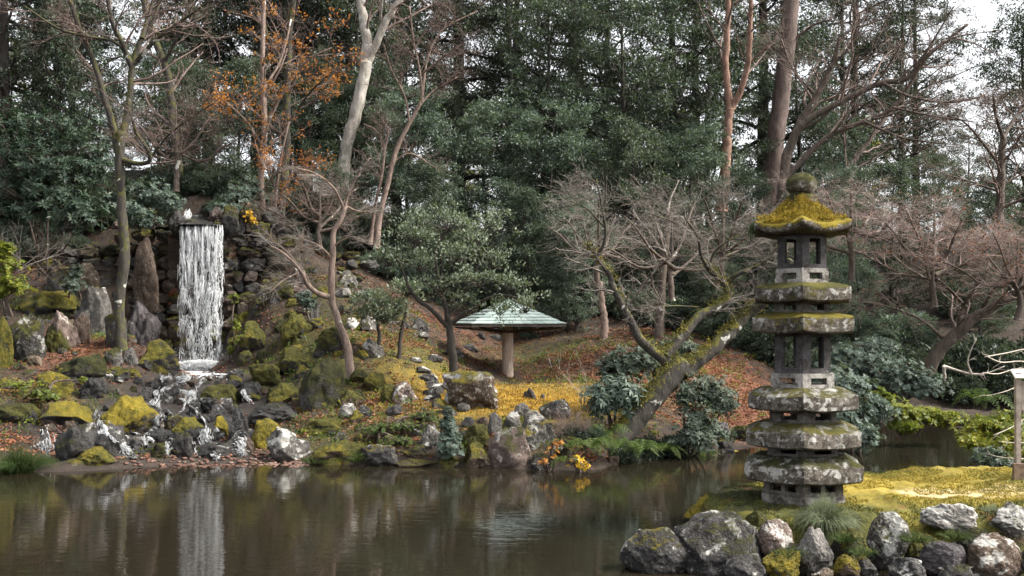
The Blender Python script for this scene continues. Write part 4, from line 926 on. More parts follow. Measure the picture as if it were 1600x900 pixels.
def veil_material():
    s = NT('water_veil'); P = s.pos(); s.P = s.n('Mapping', {'Vector': P, 'Scale': (1.0, 1.0, 0.16)}).outputs[0]; n1 = s.noise(16, 5, rough=0.7, dist=0.3); s.P = s.n('Mapping', {'Vector': P, 'Scale': (1.0, 1.0, 0.4)}).outputs[0]; n2 = s.noise(3.2, 3)
    f = s.math('MULTIPLY', s.ss(s.math('ADD', s.math('MULTIPLY', n1, 0.7), s.math('MULTIPLY', n2, 0.4)), 0.50, 0.72), 0.55)
    b = s.n('BsdfPrincipled', {'Base Color': (0.9, 0.93, 0.95), 'Roughness': 0.4}); t = s.n('BsdfTransparent', {}); mx = s.n('MixShader', {0: f, 1: t.outputs[0], 2: b.outputs[0]}); s.t.links.new(mx.outputs[0], s.out.inputs[0]); return s.m
M['water_veil'] = veil_material()
xs = np.linspace(280, 346, 40); ys = np.linspace(352, 574, 70); X, Y = np.meshgrid(xs, ys); fr = (Y - 352) / 222; dv_ = WF_D + 0.30 - 0.35 * np.sqrt(fr); P = np.stack([(X - 800) / FPX * dv_, dv_, EYE + (HOR - Y) / FPX * dv_], -1); P[..., 1] += fbm(P * np.array([4, 1, .6]), 12, 3) * .06
i = np.arange(69)[:, None] * 40; j = np.arange(39)[None]; Geo().add(P.reshape(-1, 3) - wl, np.stack([i + j, i + j + 1, i + 41 + j, i + 40 + j], -1)).build('veil', M['water_veil'], wf)
g = Geo(); n = 3000; px = rg.normal(313, 24, n); py = 574 - np.abs(rg.normal(size=n)) * 15; dd = WF_D - .15 - rg.random(n) * .5; P = np.stack([(px - 800) / FPX * dd, dd, EYE + (HOR - py) / FPX * dd], -1) - wl; V0, T0 = ico(1)
g.add(V0[None] * rg.uniform(.0015, .006, (n, 1, 1)) + P[:, None], None, (np.arange(n)[:, None, None] * len(V0) + T0[None]).reshape(-1, 3)); tag(g.build('mist', M['white_water'], wf), kind='stuff')
# wet cliff behind the water
xs = np.linspace(262, 366, 60); ys = np.linspace(346, 600, 120); X, Y = np.meshgrid(xs, ys); d2 = WF_D + 0.75 + 0.0 * X
Pp = np.stack([(X - 800) / FPX * d2, d2, EYE + (HOR - Y) / FPX * d2], -1).reshape(-1, 3)
Pp[:, 1] += fbm(Pp * np.array([1.2, 1, 1.8]), 55, 4) * 0.22 + np.abs(vnoise(Pp * 2.4, 4)) * 0.18
i = np.arange(119)[:, None] * 60; j = np.arange(59)[None, :]
o = Geo().add(Pp, np.stack([i + j, i + 60 + j, i + 61 + j, i + j + 1], -1)).build('cliff_face', M['rock_rust'], None, origin=at(312, 590, WF_D + .75))
tag(o, 'dark wet rock face with rust stains behind the falling water', 'cliff'); setrock(o, 0.1, 0, 0.6, 'brown', 0)
# lip slab and upper stream
Vb, Qb = [], None
g = Geo()
for k, (xx, w) in enumerate([(290, 34), (318, 36), (342, 24)]):
    pass
lipo = rock(274, 349, 352, 355, None, 0.0, 0.1, 0.9, 'black', 0, d=WF_D + 0.15, parent=wf, name='lip_stone', depth=0.6, sink=0.0, proto=3)
xs = np.linspace(278, 350, 12); dl = np.linspace(0, 2.2, 8); X, DD = np.meshgrid(xs, dl); X = 312 + (X - 312) * (0.92 - 0.6 * DD / 2.2) - 16 * (DD / 2.2)
dd = WF_D + 0.05 + DD; P = np.stack([(X - 800) / FPX * dd, dd, EYE + (HOR - (352 - DD * 7 + 0 * X)) / FPX * dd + vnoise(np.stack([X, DD * 5, 0 * X], -1) * .4) * .03], -1).reshape(-1, 3)
i = np.arange(7)[:, None] * 12; j = np.arange(11)[None, :]
Geo().add(P - wl, np.stack([i + j, i + j + 1, i + 13 + j, i + 12 + j], -1)).build('upper_stream', M['stream_water'], wf)
g = Geo(); fall(g, 60, 284, 300, 326, 347, WF_D + 2.0, (8, 20), (0.008, 0.015)); g.build('upper_fall', M['white_water'], wf)
# foam at the foot: churned mound of small drops
g = Geo(); n = 8000; V0, T0 = ico(1)
px = rg.normal(312, 21, n); py = 562 + np.abs(rg.normal(0, 1, n)) * 10 + np.abs(px - 314) * 0.10; py = np.where(rg.random(n) < .30, 585 - (rg.random(n) * 14) * (px < 312) , py); py = np.clip(py, 545, 594)
px = np.where(py > 578, px - (py - 578) * 1.4 + rg.normal(size=n) * 6, px)
gy = np.arange(544, 600, 4); gd_ = np.array([ground_hit(305, q_) for q_ in gy]); dd = np.minimum(np.interp(py, gy, gd_) - 0.22, WF_D - 0.1) - np.abs(rg.normal(size=n)) * .12; P = np.stack([(px - 800) / FPX * dd, dd, EYE + (HOR - py) / FPX * dd], -1) - wl
s_ = rg.uniform(0.004, 0.020, (n, 1, 1)) * rg.uniform(.6, 1.6, (n, 1, 3)) * np.array([1.3, 1, .8]); Vf = V0[None] * s_ + P[:, None, :]
g.add(Vf, None, (np.arange(n)[:, None, None] * len(V0) + T0[None]).reshape(-1, 3)); tag(g.build('foam', M['white_water'], wf), kind='stuff')

# stream over the rocks: wet sheets and white rills
stm = link('stream', None, None, at(300, 640, 23.5)); tag(stm, kind='structure'); sl = np.array(stm.location)
def rill_material():
    s = NT('rill_water'); P = s.pos(); s.P = s.n('Mapping', {'Vector': P, 'Scale': (1.0, 0.5, 0.42)}).outputs[0]
    n1 = s.noise(26, 4, rough=0.7); n2 = s.noise(7, 3)
    f = s.ss(s.math('ADD', s.math('MULTIPLY', n1, 0.75), s.math('MULTIPLY', n2, 0.35)), 0.60, 0.74)
    s.bsdf(Base_Color=s.mix(f, (0.045, 0.042, 0.04), (0.86, 0.88, 0.90)), Roughness=s.math('ADD', 0.12, s.math('MULTIPLY', f, 0.3)), IOR=1.33, Normal=s.bump(n1, 0.8, 0.03)); return s.m
M['rill_water'] = rill_material()
bpy.context.view_layer.update(); DG = bpy.context.evaluated_depsgraph_get()
def first_hit(px, py):
    """the rock or bed surface the water runs over, seen along one sight line"""
    dv = Vector(((px - 800) / FPX, 1.0, (HOR - py) / FPX)).normalized()
    ok, loc, no, ix, ob, mt = SC.ray_cast(DG, Vector((0, 16, EYE)) + dv * 0 if False else Vector((0, 0, EYE)) + dv * 17.0, dv)
    return np.array(loc) if ok else at(px, py, ground_hit(px, py))
def rill(pts, w, n, seed):
    r = np.random.default_rng(seed); K = 22; q2 = smooth_path([(x_, y_, 0.0) for x_, y_ in pts], K); P3 = np.array([first_hit(q_[0], q_[1]) for q_ in q2])
    ds = np.minimum(P3[:, 1], np.convolve(np.pad(P3[:, 1], 2, mode='edge'), np.ones(5) / 5, 'valid')) - 0.05
    p = np.array([at(q_[0], q_[1], d_) for q_, d_ in zip(q2, ds)]); hw_ = w / FPX * p[0][1] * 0.5; W = 7; u = np.linspace(-1, 1, W)
    T_ = nrm(np.gradient(p, axis=0)); S = nrm(np.cross(T_, np.array([0, -1.0, 0.35]))); Nn = np.cross(T_, S); Nn = Nn * -np.sign(Nn[:, 1:2] + 1e-6)
    prof = hw_ * (0.45 + 0.45 * np.sin(np.linspace(0.2, 2.9, K))) * (1 + 0.6 * vnoise(np.stack([np.linspace(0, 8, K), np.full(K, seed * 1.7), np.zeros(K)], -1)))
    V = p[:, None] + S[:, None] * (u[None, :, None] * prof[:, None, None]) - Nn[:, None] * (u ** 2)[None, :, None] * 0.05; V = V + (fbm(V * 11.0, seed, 3) * 0.02)[..., None] * Nn[:, None]
    a = np.arange(K - 1)[:, None] * W; b = np.arange(W - 1)[None]; Geo().add(V - sl, np.stack([a + b, a + b + 1, a + W + b + 1, a + W + b], -1)).build('rill', M['rill_water'], stm)
    m_ = int(n * 3.2); st_ = np.clip(np.abs(T_[:, 2]), .12, 1) ** 2.2; t0 = (r.choice(K, m_, p=st_ / st_.sum()) / K * .92 + r.uniform(0, .04, m_))[:, None]; Kk = 5; tt = np.clip(t0 + np.linspace(0, 1, Kk)[None] * r.uniform(.06, .25, (m_, 1)), 0, 1) * (K - 1.001); i_ = tt.astype(int); u_ = (tt - i_)[..., None]
    c_ = p[i_] * (1 - u_) + p[i_ + 1] * u_; q = c_ + S[i_] * (r.normal(size=(m_, 1, 1)) * prof[i_][..., None] * .75) + Nn[i_] * r.uniform(0, .04, (m_, 1, 1)) + r.normal(size=c_.shape) * .006
    g = Geo(); tubes(g, q - sl, r.uniform(.0014, .0042, (m_, 1)) * np.sin(np.pi * np.linspace(.1, 1, Kk))[None] ** .7 + .0006, 3); tag(g.build('spray', M['white_water'], stm), kind='stuff')
RILLS = [([(150, 640), (154, 655), (162, 672), (170, 680)], 12, 34), ([(66, 672), (66, 690), (70, 718)], 20, 26), ([(238, 612), (246, 618), (240, 634)], 14, 26), ([(250, 642), (244, 656), (240, 668)], 18, 40),
         ([(304, 606), (298, 616), (290, 630)], 22, 60), ([(380, 608), (384, 620), (394, 632)], 8, 26), ([(190, 692), (200, 708), (212, 716)], 12, 34),
         ([(322, 668), (322, 688), (340, 694)], 12, 40), ([(338, 670), (344, 682), (350, 690)], 10, 30), ([(362, 684), (374, 692), (380, 700)], 18, 44), ([(374, 700), (382, 712)], 10, 22), ([(262, 690), (262, 712)], 8, 24), ([(300, 692), (308, 712)], 7, 20),
         ([(222, 682), (228, 696)], 8, 16), ([(208, 676), (232, 684), (240, 690)], 6, 16), ([(330, 708), (342, 718)], 8, 16), ([(270, 590), (250, 592)], 10, 24), ([(300, 588), (276, 594)], 12, 40), ([(330, 584), (348, 590)], 9, 20)]
RILLS += [([(300, 590), (280, 598), (262, 604), (250, 612)], 10, 12), ([(322, 590), (312, 600), (304, 606)], 9, 10), ([(250, 612), (248, 628), (250, 642)], 6, 6), ([(240, 668), (232, 676), (222, 684)], 6, 6), ([(290, 630), (284, 642), (262, 650), (250, 656)], 5, 5), ([(296, 632), (310, 646), (322, 660), (324, 668)], 5, 6), ([(170, 680), (182, 690), (190, 694)], 5, 5)]
for k, (p_, w_, n_) in enumerate(RILLS): rill(p_, w_, n_, 300 + k)
# ------------------------------------------------------------------ trees
def add_limb(g, pts, r0, r1, seed, sides=10, K=22, rough=0.06, wob=0.0, power=0.8):
    P = smooth_path(pts, K, wob, seed); t = np.linspace(0, 1, K); Rd = r1 + (r0 - r1) * (1 - t) ** power
    Rd = Rd * (1 + 0.05 * vnoise(np.stack([t * 7, t * 0 + seed, t * 0], -1), seed)) * (1 + 0.25 * np.exp(-t * 12))
    tubes(g, P[None], Rd[None], sides, cap=True)
    Vt = g.V[0].reshape(K, sides, 3); dv = Vt - P[:, None]; rr_ = np.repeat(Rd[:, None], sides, 1)
    f = fbm(Vt * np.array([5.0, 5.0, 2.2]) + seed, seed, 4) * rough * 1.0 + fbm(Vt * np.array([17.0, 17.0, 5.0]) + seed, seed + 2, 2) * rough * 0.8
    g.V[0] = (Vt + dv * f[..., None]).reshape(-1, 3)
    return P, Rd
def bare_tree(name, label, base, limbs, bark, twigm, seed, L1=(0.9, 1.9), L2=(0.4, 0.9), L3=(0.2, 0.5), n=(7, 6, 5), ang=(30, 65), up=0.12, flat=0.6, leaves=None, twig_r=0.0028, t0=0.25, cat='tree', group=None, rr=0.5, wob=0.16, trunk_leaves=False):
    """limbs: (points (px,py,d), width px start, width px end, bears twigs?)"""
    b = at(*base); t = thing(name, b, label, cat, group); r = np.random.default_rng(seed); G = []; RD = []
    for k, (pts, w0, w1, tw) in enumerate(limbs):
        w0, w1 = w0 * .80, w1 * .80; pp = [at(*p) - b for p in pts]; dm = pts[0][2]; g = Geo(); K = 44 if w0 > 11 else 24 if w0 > 7 else 14
        P, Rd = add_limb(g, pp, w0 / FPX * dm / 2, w1 / FPX * dm / 2, seed + k, 14 if w0 > 11 else 10 if w0 > 7 else 6, K, wob=(w0 / FPX * dm) * (0.08 if w0 < 26 else 0.03))
        g.build('trunk' if k == 0 else 'limb', bark, t)
        if tw:
            i = np.linspace(0, K - 1, 14).astype(int); G.append(P[i]); RD.append(Rd[i])
    P0 = np.array(G); R0 = np.array(RD); ll = np.linalg.norm(P0[:, -1] - P0[:, 0], axis=1); lf = np.clip(ll / 2.5, 0.5, 1.5)
    P1, R1 = spawn(r, P0, R0, n[0], t0, 1.0, L1, ang, up, wob, 6, rr, twig_r * 2.2, flat, lfac=lf)
    P2, R2 = spawn(r, P1, R1, n[1], 0.2, 1.0, L2, ang, up, wob, 5, 0.6, twig_r * 1.4, flat)
    g = Geo(); tubes(g, P1, R1, 4); tubes(g, P2, R2, 3)
    if n[2]:
        P3, R3 = spawn(r, P2, R2, n[2], 0.15, 1.0, L3, ang, up, wob, 4, 0.65, twig_r, flat); tubes(g, P3, R3, 3)
    else: P3 = P2
    tag(g.build('twigs', twigm, t), kind='stuff')
    if leaves:
        mat, frac, l, w, dens = leaves; sel = r.random(len(P3)) < frac
        c = fbm(P3[:, -1] * 0.9, seed, 2); sel &= c > dens
        g = Geo(); leaves_on(g, r, P3[sel], 4, l, w, 0.1, 1.0, 0.3, 0.0, 0.02, 0.6); tag(g.build('leaves', M[mat], t), kind='stuff')
    return t
def D(d, *pts): return [(x, y, d + 0.0) for x, y in pts]
def DD(d0, d1, *pts): return [(x, y, d0 + (d1 - d0) * i / (len(pts) - 1)) for i, (x, y) in enumerate(pts)]

# mossy bare tree left of the waterfall
bare_tree('bare_tree', 'tall forked bare tree with mossy trunk left of the waterfall', (190, 548, 25.6), [
    (D(25.6, (190, 556), (187, 500), (190, 440), (196, 390), (190, 320), (187, 260), (190, 205)), 20, 16, False),
    (DD(25.7, 25.2, (189, 258), (176, 195), (160, 140), (141, 82), (120, 32), (100, -30)), 13, 8, True),
    (DD(25.7, 26.2, (191, 215), (203, 150), (207, 105), (222, 60), (244, 20), (252, -40)), 13, 7, True),
    (DD(25.7, 25.0, (207, 108), (192, 70), (174, 30), (165, -30)), 10, 6, True),
    (DD(25.7, 25.0, (210, 100), (246, 60), (292, 27), (335, -5)), 9, 3, True),
    (DD(25.7, 24.4, (204, 96), (182, 66), (132, 56), (90, 44), (36, 8)), 7, 3, True),
    (DD(25.6, 25.0, (192, 250), (216, 256), (234, 250), (226, 226), (212, 205), (203, 172)), 10, 4, True),
    (DD(25.6, 24.8, (236, 246), (260, 215), (290, 190), (335, 160)), 5, 2, True),
    (DD(25.7, 26.4, (222, 60), (240, 0), (262, -40)), 8, 5, True)],
    M['bark_mossy'], M['twig_red'], 1, L1=(0.7, 1.7), n=(8, 6, 5))
bare_tree('bare_tree', 'dark slanting bare trunk behind the forked mossy tree', (275, 300, 33), [
    (D(33, (285, 330), (272, 200), (262, 115), (236, 48), (222, -20)), 17, 12, True), (DD(33, 32, (255, 100), (280, 50), (300, -10)), 8, 5, True)], M['bark_mossy'], M['twig_red'], 2, n=(8, 5, 4))
# orange maples
bare_tree('maple_tree', 'slender maple with orange leaves left of the pale trunk', (412, 360, 31.5), [
    (D(31.5, (412, 366), (408, 280), (414, 190), (410, 90), (413, -30)), 13, 8, True), (DD(31.5, 30.6, (410, 250), (420, 190), (445, 140), (480, 95), (518, 75)), 7, 3, True),
    (DD(31.5, 30.8, (411, 230), (385, 190), (360, 165), (340, 150)), 6, 2, True), (DD(31.5, 32.2, (412, 140), (440, 90), (455, 30)), 6, 3, True), (DD(31.5, 30.5, (409, 300), (435, 270), (470, 260)), 4, 2, True)],
    M['bark_pink'], M['twig_red'], 3, n=(9, 6, 5), L1=(0.6, 1.5), flat=0.35, leaves=('orange', 0.62, 0.08, 0.055, -0.02))
bare_tree('maple_tree', 'dark mossy stemmed maple with orange leaves behind the slender maple', (440, 352, 32.6), [
    (D(32.6, (436, 356), (446, 260), (448, 160), (452, 60), (462, -30)), 17, 11, True), (DD(32.6, 31.8, (447, 200), (480, 150), (520, 110)), 6, 2, True), (DD(32.6, 33, (449, 130), (420, 60), (405, -20)), 6, 3, True)],
    M['bark_mossy'], M['twig_red'], 4, n=(9, 6, 5), L1=(0.6, 1.6), flat=0.35, leaves=('orange', 0.42, 0.08, 0.055, 0.05))
bare_tree('maple_tree', 'thin double stemmed sapling with a few orange leaves by the wall', (432, 360, 31.2), [
    (D(31.2, (428, 366), (432, 300), (440, 240), (452, 190)), 7, 3, True), (D(31.2, (436, 368), (440, 320), (456, 270)), 5, 2, True)], M['bark_pink'], M['twig_red'], 5, n=(8, 5, 4), L1=(0.4, 1.0), flat=0.35, leaves=('orange', 0.55, 0.075, 0.05, 0.0))
# pale trunk
bare_tree('pale_tree', 'thick pale grey trunk forking near the top of the picture', (530, 360, 36), [
    (D(36, (527, 372), (533, 310), (541, 236), (552, 190), (566, 130), (574, 92)), 26, 22, False), (DD(36, 36.4, (572, 100), (572, 60), (566, 20), (562, -40)), 20, 17, True),
    (DD(36, 35.4, (573, 98), (588, 70), (602, 36), (628, -6), (645, -40)), 16, 10, True), (DD(36, 35, (597, 48), (595, 20), (600, -30)), 7, 4, True)], M['bark_pale'], M['twig_red'], 6, n=(5, 5, 4))
# slender pinkish maple pair
bare_tree('bare_maple', 'slender pinkish bare maple with fine red twigs right of the pale trunk', (590, 382, 31), [
    (D(31, (588, 388), (594, 335), (606, 284), (618, 238), (640, 192), (660, 156)), 12, 7, False), (DD(31, 30.4, (660, 160), (656, 112), (646, 60), (640, 10)), 6, 3, True), (DD(31, 31.4, (659, 155), (668, 92), (692, 46), (745, 18)), 6, 2, True),
    (DD(31, 30.2, (640, 192), (632, 150), (612, 110), (600, 70)), 5, 2, True), (DD(31, 31.5, (650, 170), (680, 140), (715, 120)), 5, 2, True), (DD(31, 30.3, (655, 120), (690, 90), (720, 70)), 4, 2, True), (DD(31, 30.5, (646, 80), (670, 40), (700, 10)), 4, 2, True)],
    M['bark_pink'], M['twig_red'], 7, n=(9, 7, 5), L1=(0.6, 1.3), L2=(.3, .7), flat=0.4, up=0.05)
bare_tree('bare_maple', 'thinner pink stem leaning beside the slender pinkish maple', (580, 378, 31.3), [
    (D(31.3, (579, 382), (585, 330), (598, 268), (600, 225), (585, 202), (568, 194)), 8, 3, True), (D(31.3, (600, 240), (606, 205), (592, 180)), 4, 2, True), (D(31, (604, 262), (640, 240), (680, 262)), 4, 2, True)], M['bark_pink'], M['twig_red'], 8, n=(7, 6, 4), L1=(0.5, 1.1), flat=0.4)
# crooked small maple in front
bare_tree('bare_maple', 'small crooked bare maple on the leaf slope in front', (548, 600, 24.2), [
    (D(24.2, (549, 606), (543, 545), (528, 500), (518, 465), (517, 430), (521, 400), (521, 365), (534, 340), (540, 322)), 17, 8, False),
    (DD(24.2, 23.6, (516, 464), (496, 458), (480, 444), (470, 424), (446, 398), (422, 384)), 11, 3, True), (DD(24.2, 23.4, (470, 424), (440, 440), (420, 458)), 4, 2, True), (DD(24.2, 24.8, (488, 452), (475, 425), (450, 395), (425, 375)), 4, 2, True),
    (DD(24.2, 24.0, (538, 328), (545, 300), (562, 270), (578, 246)), 6, 2, True), (DD(24.2, 23.5, (538, 326), (520, 292), (490, 270), (460, 262)), 5, 2, True), (DD(24.2, 24.6, (540, 322), (560, 330), (590, 330)), 4, 2, True), (DD(24.2, 23.7, (520, 385), (548, 370), (580, 378)), 4, 1.5, True),
    (DD(24.2, 23.6, (519, 405), (500, 385), (470, 372)), 4, 1.5, True), (DD(24.2, 24, (536, 330), (530, 310), (510, 300)), 4, 2, True)], M['bark_pink'], M['twig_grey'], 9, n=(8, 6, 4), L1=(0.45, 1.0), L2=(.25, .6), L3=(.12, .3), flat=0.35, up=0.03, ang=(25, 55))
# leaning mossy tree
bare_tree('leaning_tree', 'big mossy leaning tree with three twisted limbs over the pond', (955, 700, 19.9), [
    (DD(19.9, 20.2, (938, 712), (962, 690), (1000, 645), (1030, 610), (1056, 578), (1066, 566)), 50, 42, False),
    (DD(20.2, 20.0, (1064, 578), (1035, 560), (1000, 530), (985, 500), (965, 465), (952, 430), (935, 405), (919, 383)), 22, 6, True),
    (DD(20.2, 21.0, (1040, 556), (1070, 520), (1096, 492), (1122, 480), (1136, 468), (1132, 445), (1112, 425), (1104, 415)), 21, 12, True),
    (DD(20.2, 20.6, (1066, 582), (1095, 560), (1130, 530), (1155, 505), (1180, 478)), 29, 20, False),
    (DD(20.6, 20.2, (1176, 484), (1195, 468), (1215, 440), (1235, 405)), 22, 12, False),
    (DD(20.9, 20.4, (1132, 448), (1150, 430), (1175, 420), (1198, 406), (1215, 385)), 10, 5, True),
    (DD(20.0, 19.6, (932, 402), (944, 380), (945, 350), (938, 310), (932, 280)), 7, 2, True), (DD(20.9, 20.0, (1110, 424), (1096, 400), (1090, 370), (1070, 340)), 8, 2, True),
    (DD(20.9, 20.6, (1106, 418), (1120, 390), (1150, 370), (1190, 355)), 5, 2, True), (DD(20.9, 19.7, (1090, 372), (1060, 350), (1020, 335)), 4, 2, True), (DD(20.9, 19.8, (1092, 480), (1050, 478), (1000, 482)), 4, 1.5, True), (DD(20, 19.4, (945, 345), (975, 320), (1010, 310)), 4, 1.5, True),
    (DD(20, 19.4, (945, 355), (915, 325), (880, 310)), 4, 1.5, True)],
    M['bark_lean'], M['twig_grey'], 10, n=(8, 6, 5), L1=(0.5, 1.2), L2=(.3, .7), L3=(.15, .35), flat=0.5, up=0.06, t0=0.45)
lt = [o for o in COL.objects if o.name.startswith('leaning_tree')][0]; r = np.random.default_rng(17)
for ch in [o for o in COL.objects if o.parent == lt and (o.name.startswith('trunk') or o.name.startswith('limb'))][:4]:
    me = ch.data; nv = len(me.vertices); co = np.empty(nv * 3); me.vertices.foreach_get('co', co); co = co.reshape(-1, 3); no = np.empty(nv * 3); me.vertices.foreach_get('normal', no); no = no.reshape(-1, 3)
    idx = r.integers(0, nv, 5200); jit = r.integers(0, nv, 5200); P = co[idx] + r.normal(size=(5200, 3)) * 0.045; Nn = no[idx]; k = (Nn[:, 2] + .55 * fbm(co[idx] * 2.3, 4, 3) > .30); P = P[k]; Nn = Nn[k]
    g = Geo(); fuzz(g, r, P, Nn, .045, .02); tag(g.build('moss_fur', M['moss_fuzz'], ch, smooth=False), kind='stuff')
# orange-barked tree and cedar trunk
bare_tree('bare_tree', 'orange brown smooth trunk forking high left of the cedar trunk', (1130, 315, 38), [
    (D(38, (1126, 330), (1134, 260), (1136, 210), (1142, 165)), 22, 15, False), (D(38, (1141, 172), (1134, 110), (1137, 40), (1140, -40)), 14, 9, True), (DD(38, 37, (1143, 168), (1158, 140), (1170, 90), (1172, 30), (1176, -30)), 12, 7, True), (DD(38, 37, (1170, 100), (1190, 80), (1215, 60)), 4, 2, True)], M['bark_orange'], M['twig_red'], 11, n=(6, 5, 5))
bare_tree('cedar_tree', 'thick straight purplish cedar trunk above the pagoda', (1200, 330, 41), [
    (D(41, (1200, 345), (1212, 220), (1226, 110), (1240, -40)), 36, 29, False), (DD(41, 40, (1232, 70), (1270, 40), (1300, 30)), 6, 3, True), (DD(41, 41, (1228, 90), (1190, 60), (1160, 55)), 5, 3, True)], M['bark_cedar'], M['twig_grey'], 12, n=(4, 4, 3))
# spreading bare cherry
bare_tree('bare_cherry', 'wide spreading bare tree with long bent limbs right of the cedar trunk', (1222, 330, 35), [
    (D(35, (1218, 345), (1224, 290), (1230, 240)), 22, 18, False), (DD(35, 34.5, (1229, 245), (1246, 200), (1275, 150), (1300, 100), (1312, 60)), 16, 7, True), (DD(35, 33.5, (1230, 240), (1252, 196), (1300, 166), (1370, 132), (1420, 120), (1455, 82), (1512, 38)), 15, 5, True),
    (DD(35, 34, (1224, 280), (1290, 216), (1350, 190), (1396, 168), (1440, 100), (1448, 80)), 13, 5, True), (DD(35, 36, (1260, 330), (1330, 256), (1372, 200), (1402, 160)), 13, 6, True), (DD(34, 33, (1380, 130), (1420, 150), (1480, 160), (1540, 150)), 6, 3, True), (DD(34.4, 34, (1298, 104), (1330, 70), (1345, 20)), 6, 3, True),
    (DD(34, 33.4, (1350, 190), (1410, 215), (1480, 225)), 6, 2.5, True), (DD(34, 33.4, (1396, 168), (1450, 180), (1520, 190)), 5, 2.5, True), (DD(35, 35, (1275, 150), (1240, 110), (1220, 60)), 6, 3, True), (DD(34, 33, (1420, 122), (1460, 60), (1490, 10)), 5, 2, True), (DD(35, 34.5, (1246, 205), (1290, 180), (1330, 120), (1390, 60)), 6, 3, True)],
    M['bark_brown'], M['twig_red'], 13, n=(9, 6, 5), L1=(0.9, 2.1), L2=(.5, 1.1), L3=(.25, .6), flat=0.5)
bare_tree('bare_cherry', 'pale greyish bare tree with upright fork at the right edge', (1560, 370, 31), [
    (D(31, (1556, 385), (1562, 320), (1564, 260), (1568, 215)), 18, 12, True), (DD(31, 30, (1568, 218), (1556, 180), (1552, 150)), 8, 4, True), (DD(31, 31.6, (1568, 215), (1585, 185), (1610, 160)), 8, 4, True), (DD(31, 30, (1564, 262), (1535, 222), (1505, 190), (1480, 180)), 6, 2, True), (DD(31, 30, (1563, 300), (1520, 285), (1470, 270)), 5, 2, True), (DD(31, 31, (1565, 290), (1600, 270), (1640, 250)), 5, 2, True)],
    M['bark_brown'], M['twig_red'], 14, n=(10, 6, 5), L1=(0.8, 1.7), flat=0.45)
bare_tree('bare_cherry', 'brown tree leaning right over the far bank below pink twigs', (1450, 575, 29), [
    (DD(29, 28.5, (1446, 584), (1470, 545), (1496, 520), (1525, 495), (1560, 474), (1620, 445)), 26, 12, True), (DD(29, 28, (1496, 520), (1505, 480), (1530, 440), (1545, 420)), 9, 3, True), (DD(29, 28, (1480, 535), (1440, 500), (1390, 480), (1340, 470)), 6, 2, True), (DD(29, 28, (1530, 492), (1560, 440), (1600, 400)), 8, 3, True), (DD(29, 28.4, (1510, 480), (1470, 440), (1420, 410)), 6, 2, True)],
    M['bark_brown'], M['twig_red'], 15, n=(10, 7, 5), L1=(0.7, 1.5), flat=0.3, up=0.0)
# low spreading maples giving the pinkish and grey twig haze
def twig_maple(label, px, py, d, hpx, wpx, mat, seed, bark='bark_brown', leaves=None, n=(7, 7, 6)):
    r = np.random.default_rng(seed); limbs = [(D(d, (px, py), (px + r.normal() * 4, py - hpx * 0.22), (px + r.normal() * 8, py - hpx * 0.4)), 12, 8, False)]
    for k in range(7):
        f = (k + 0.5) / 7 * 2 - 1; h_ = hpx * (1 - 0.45 * f * f) * r.uniform(.75, 1.05); x0, y0 = px + r.normal() * 3, py - hpx * r.uniform(.2, .42)
        limbs.append((DD(d, d + r.normal() * 1.2, (x0, y0), (px + f * wpx * .22, py - h_ * .55), (px + f * wpx * .40, py - h_ * .8), (px + f * wpx * .52, py - h_ * .92)), 7, 2, True))
    return bare_tree('bare_maple', label, (px, py, d), limbs, M[bark], M[mat], seed,  L1=(0.5, 1.1), L2=(.35, .8), L3=(.2, .5), n=n, flat=0.3, up=0.02, t0=0.1, leaves=leaves, twig_r=0.0028)
twig_maple('low bare maple with grey twigs behind the leaning tree limbs', 1050, 470, 27, 170, 250, 'twig_grey', 51, n=(5, 6, 5))
twig_maple('low bare maple with grey twigs left of the pagoda roof', 1130, 440, 28.5, 150, 220, 'twig_grey', 52, n=(6, 6, 5))
twig_maple('wide bare maple with pinkish twigs just right of the pagoda roof', 1330, 440, 29, 200, 300, 'twig_pink', 53, n=(8, 7, 7))
twig_maple('bare maple with pinkish twigs near the right edge', 1460, 480, 28, 190, 300, 'twig_pink', 54, n=(8, 7, 7), leaves=('litter', 0.12, 0.06, 0.045, 0.0))
twig_maple('bare maple with rusty twigs cut by the right edge', 1590, 500, 27, 180, 260, 'twig_pink', 55, n=(8, 7, 7), leaves=('litter', 0.2, 0.06, 0.045, 0.0))
twig_maple('small bare maple with grey twigs left of the leaning tree', 935, 450, 27, 150, 180, 'twig_grey', 56, n=(5, 6, 5))
twig_maple('bare maple with reddish twigs above the waterfall', 275, 300, 31.5, 160, 220, 'twig_red', 57, n=(6, 6, 5))
twig_maple('bare maple with reddish twigs behind the crooked maple', 500, 390, 29.5, 130, 200, 'twig_red', 58, n=(6, 6, 5))
# two short pale trunks standing on the slope
bare_tree('cut_trunk', 'short pale trunk on the slope left of the leaning tree', (943, 538, 31), [(D(31, (943, 545), (944, 500), (940, 470), (938, 440)), 16, 10, True)], M['bark_pink'], M['twig_grey'], 61, n=(3, 3, 0), L1=(.3, .7))
bare_tree('brown_trunk', 'straight brown trunk seen between the leaning tree limbs', (1030, 530, 31), [(D(31, (1028, 540), (1032, 480), (1034, 430), (1046, 330)), 20, 12, True)], M['bark_brown'], M['twig_grey'], 62, n=(5, 4, 3))

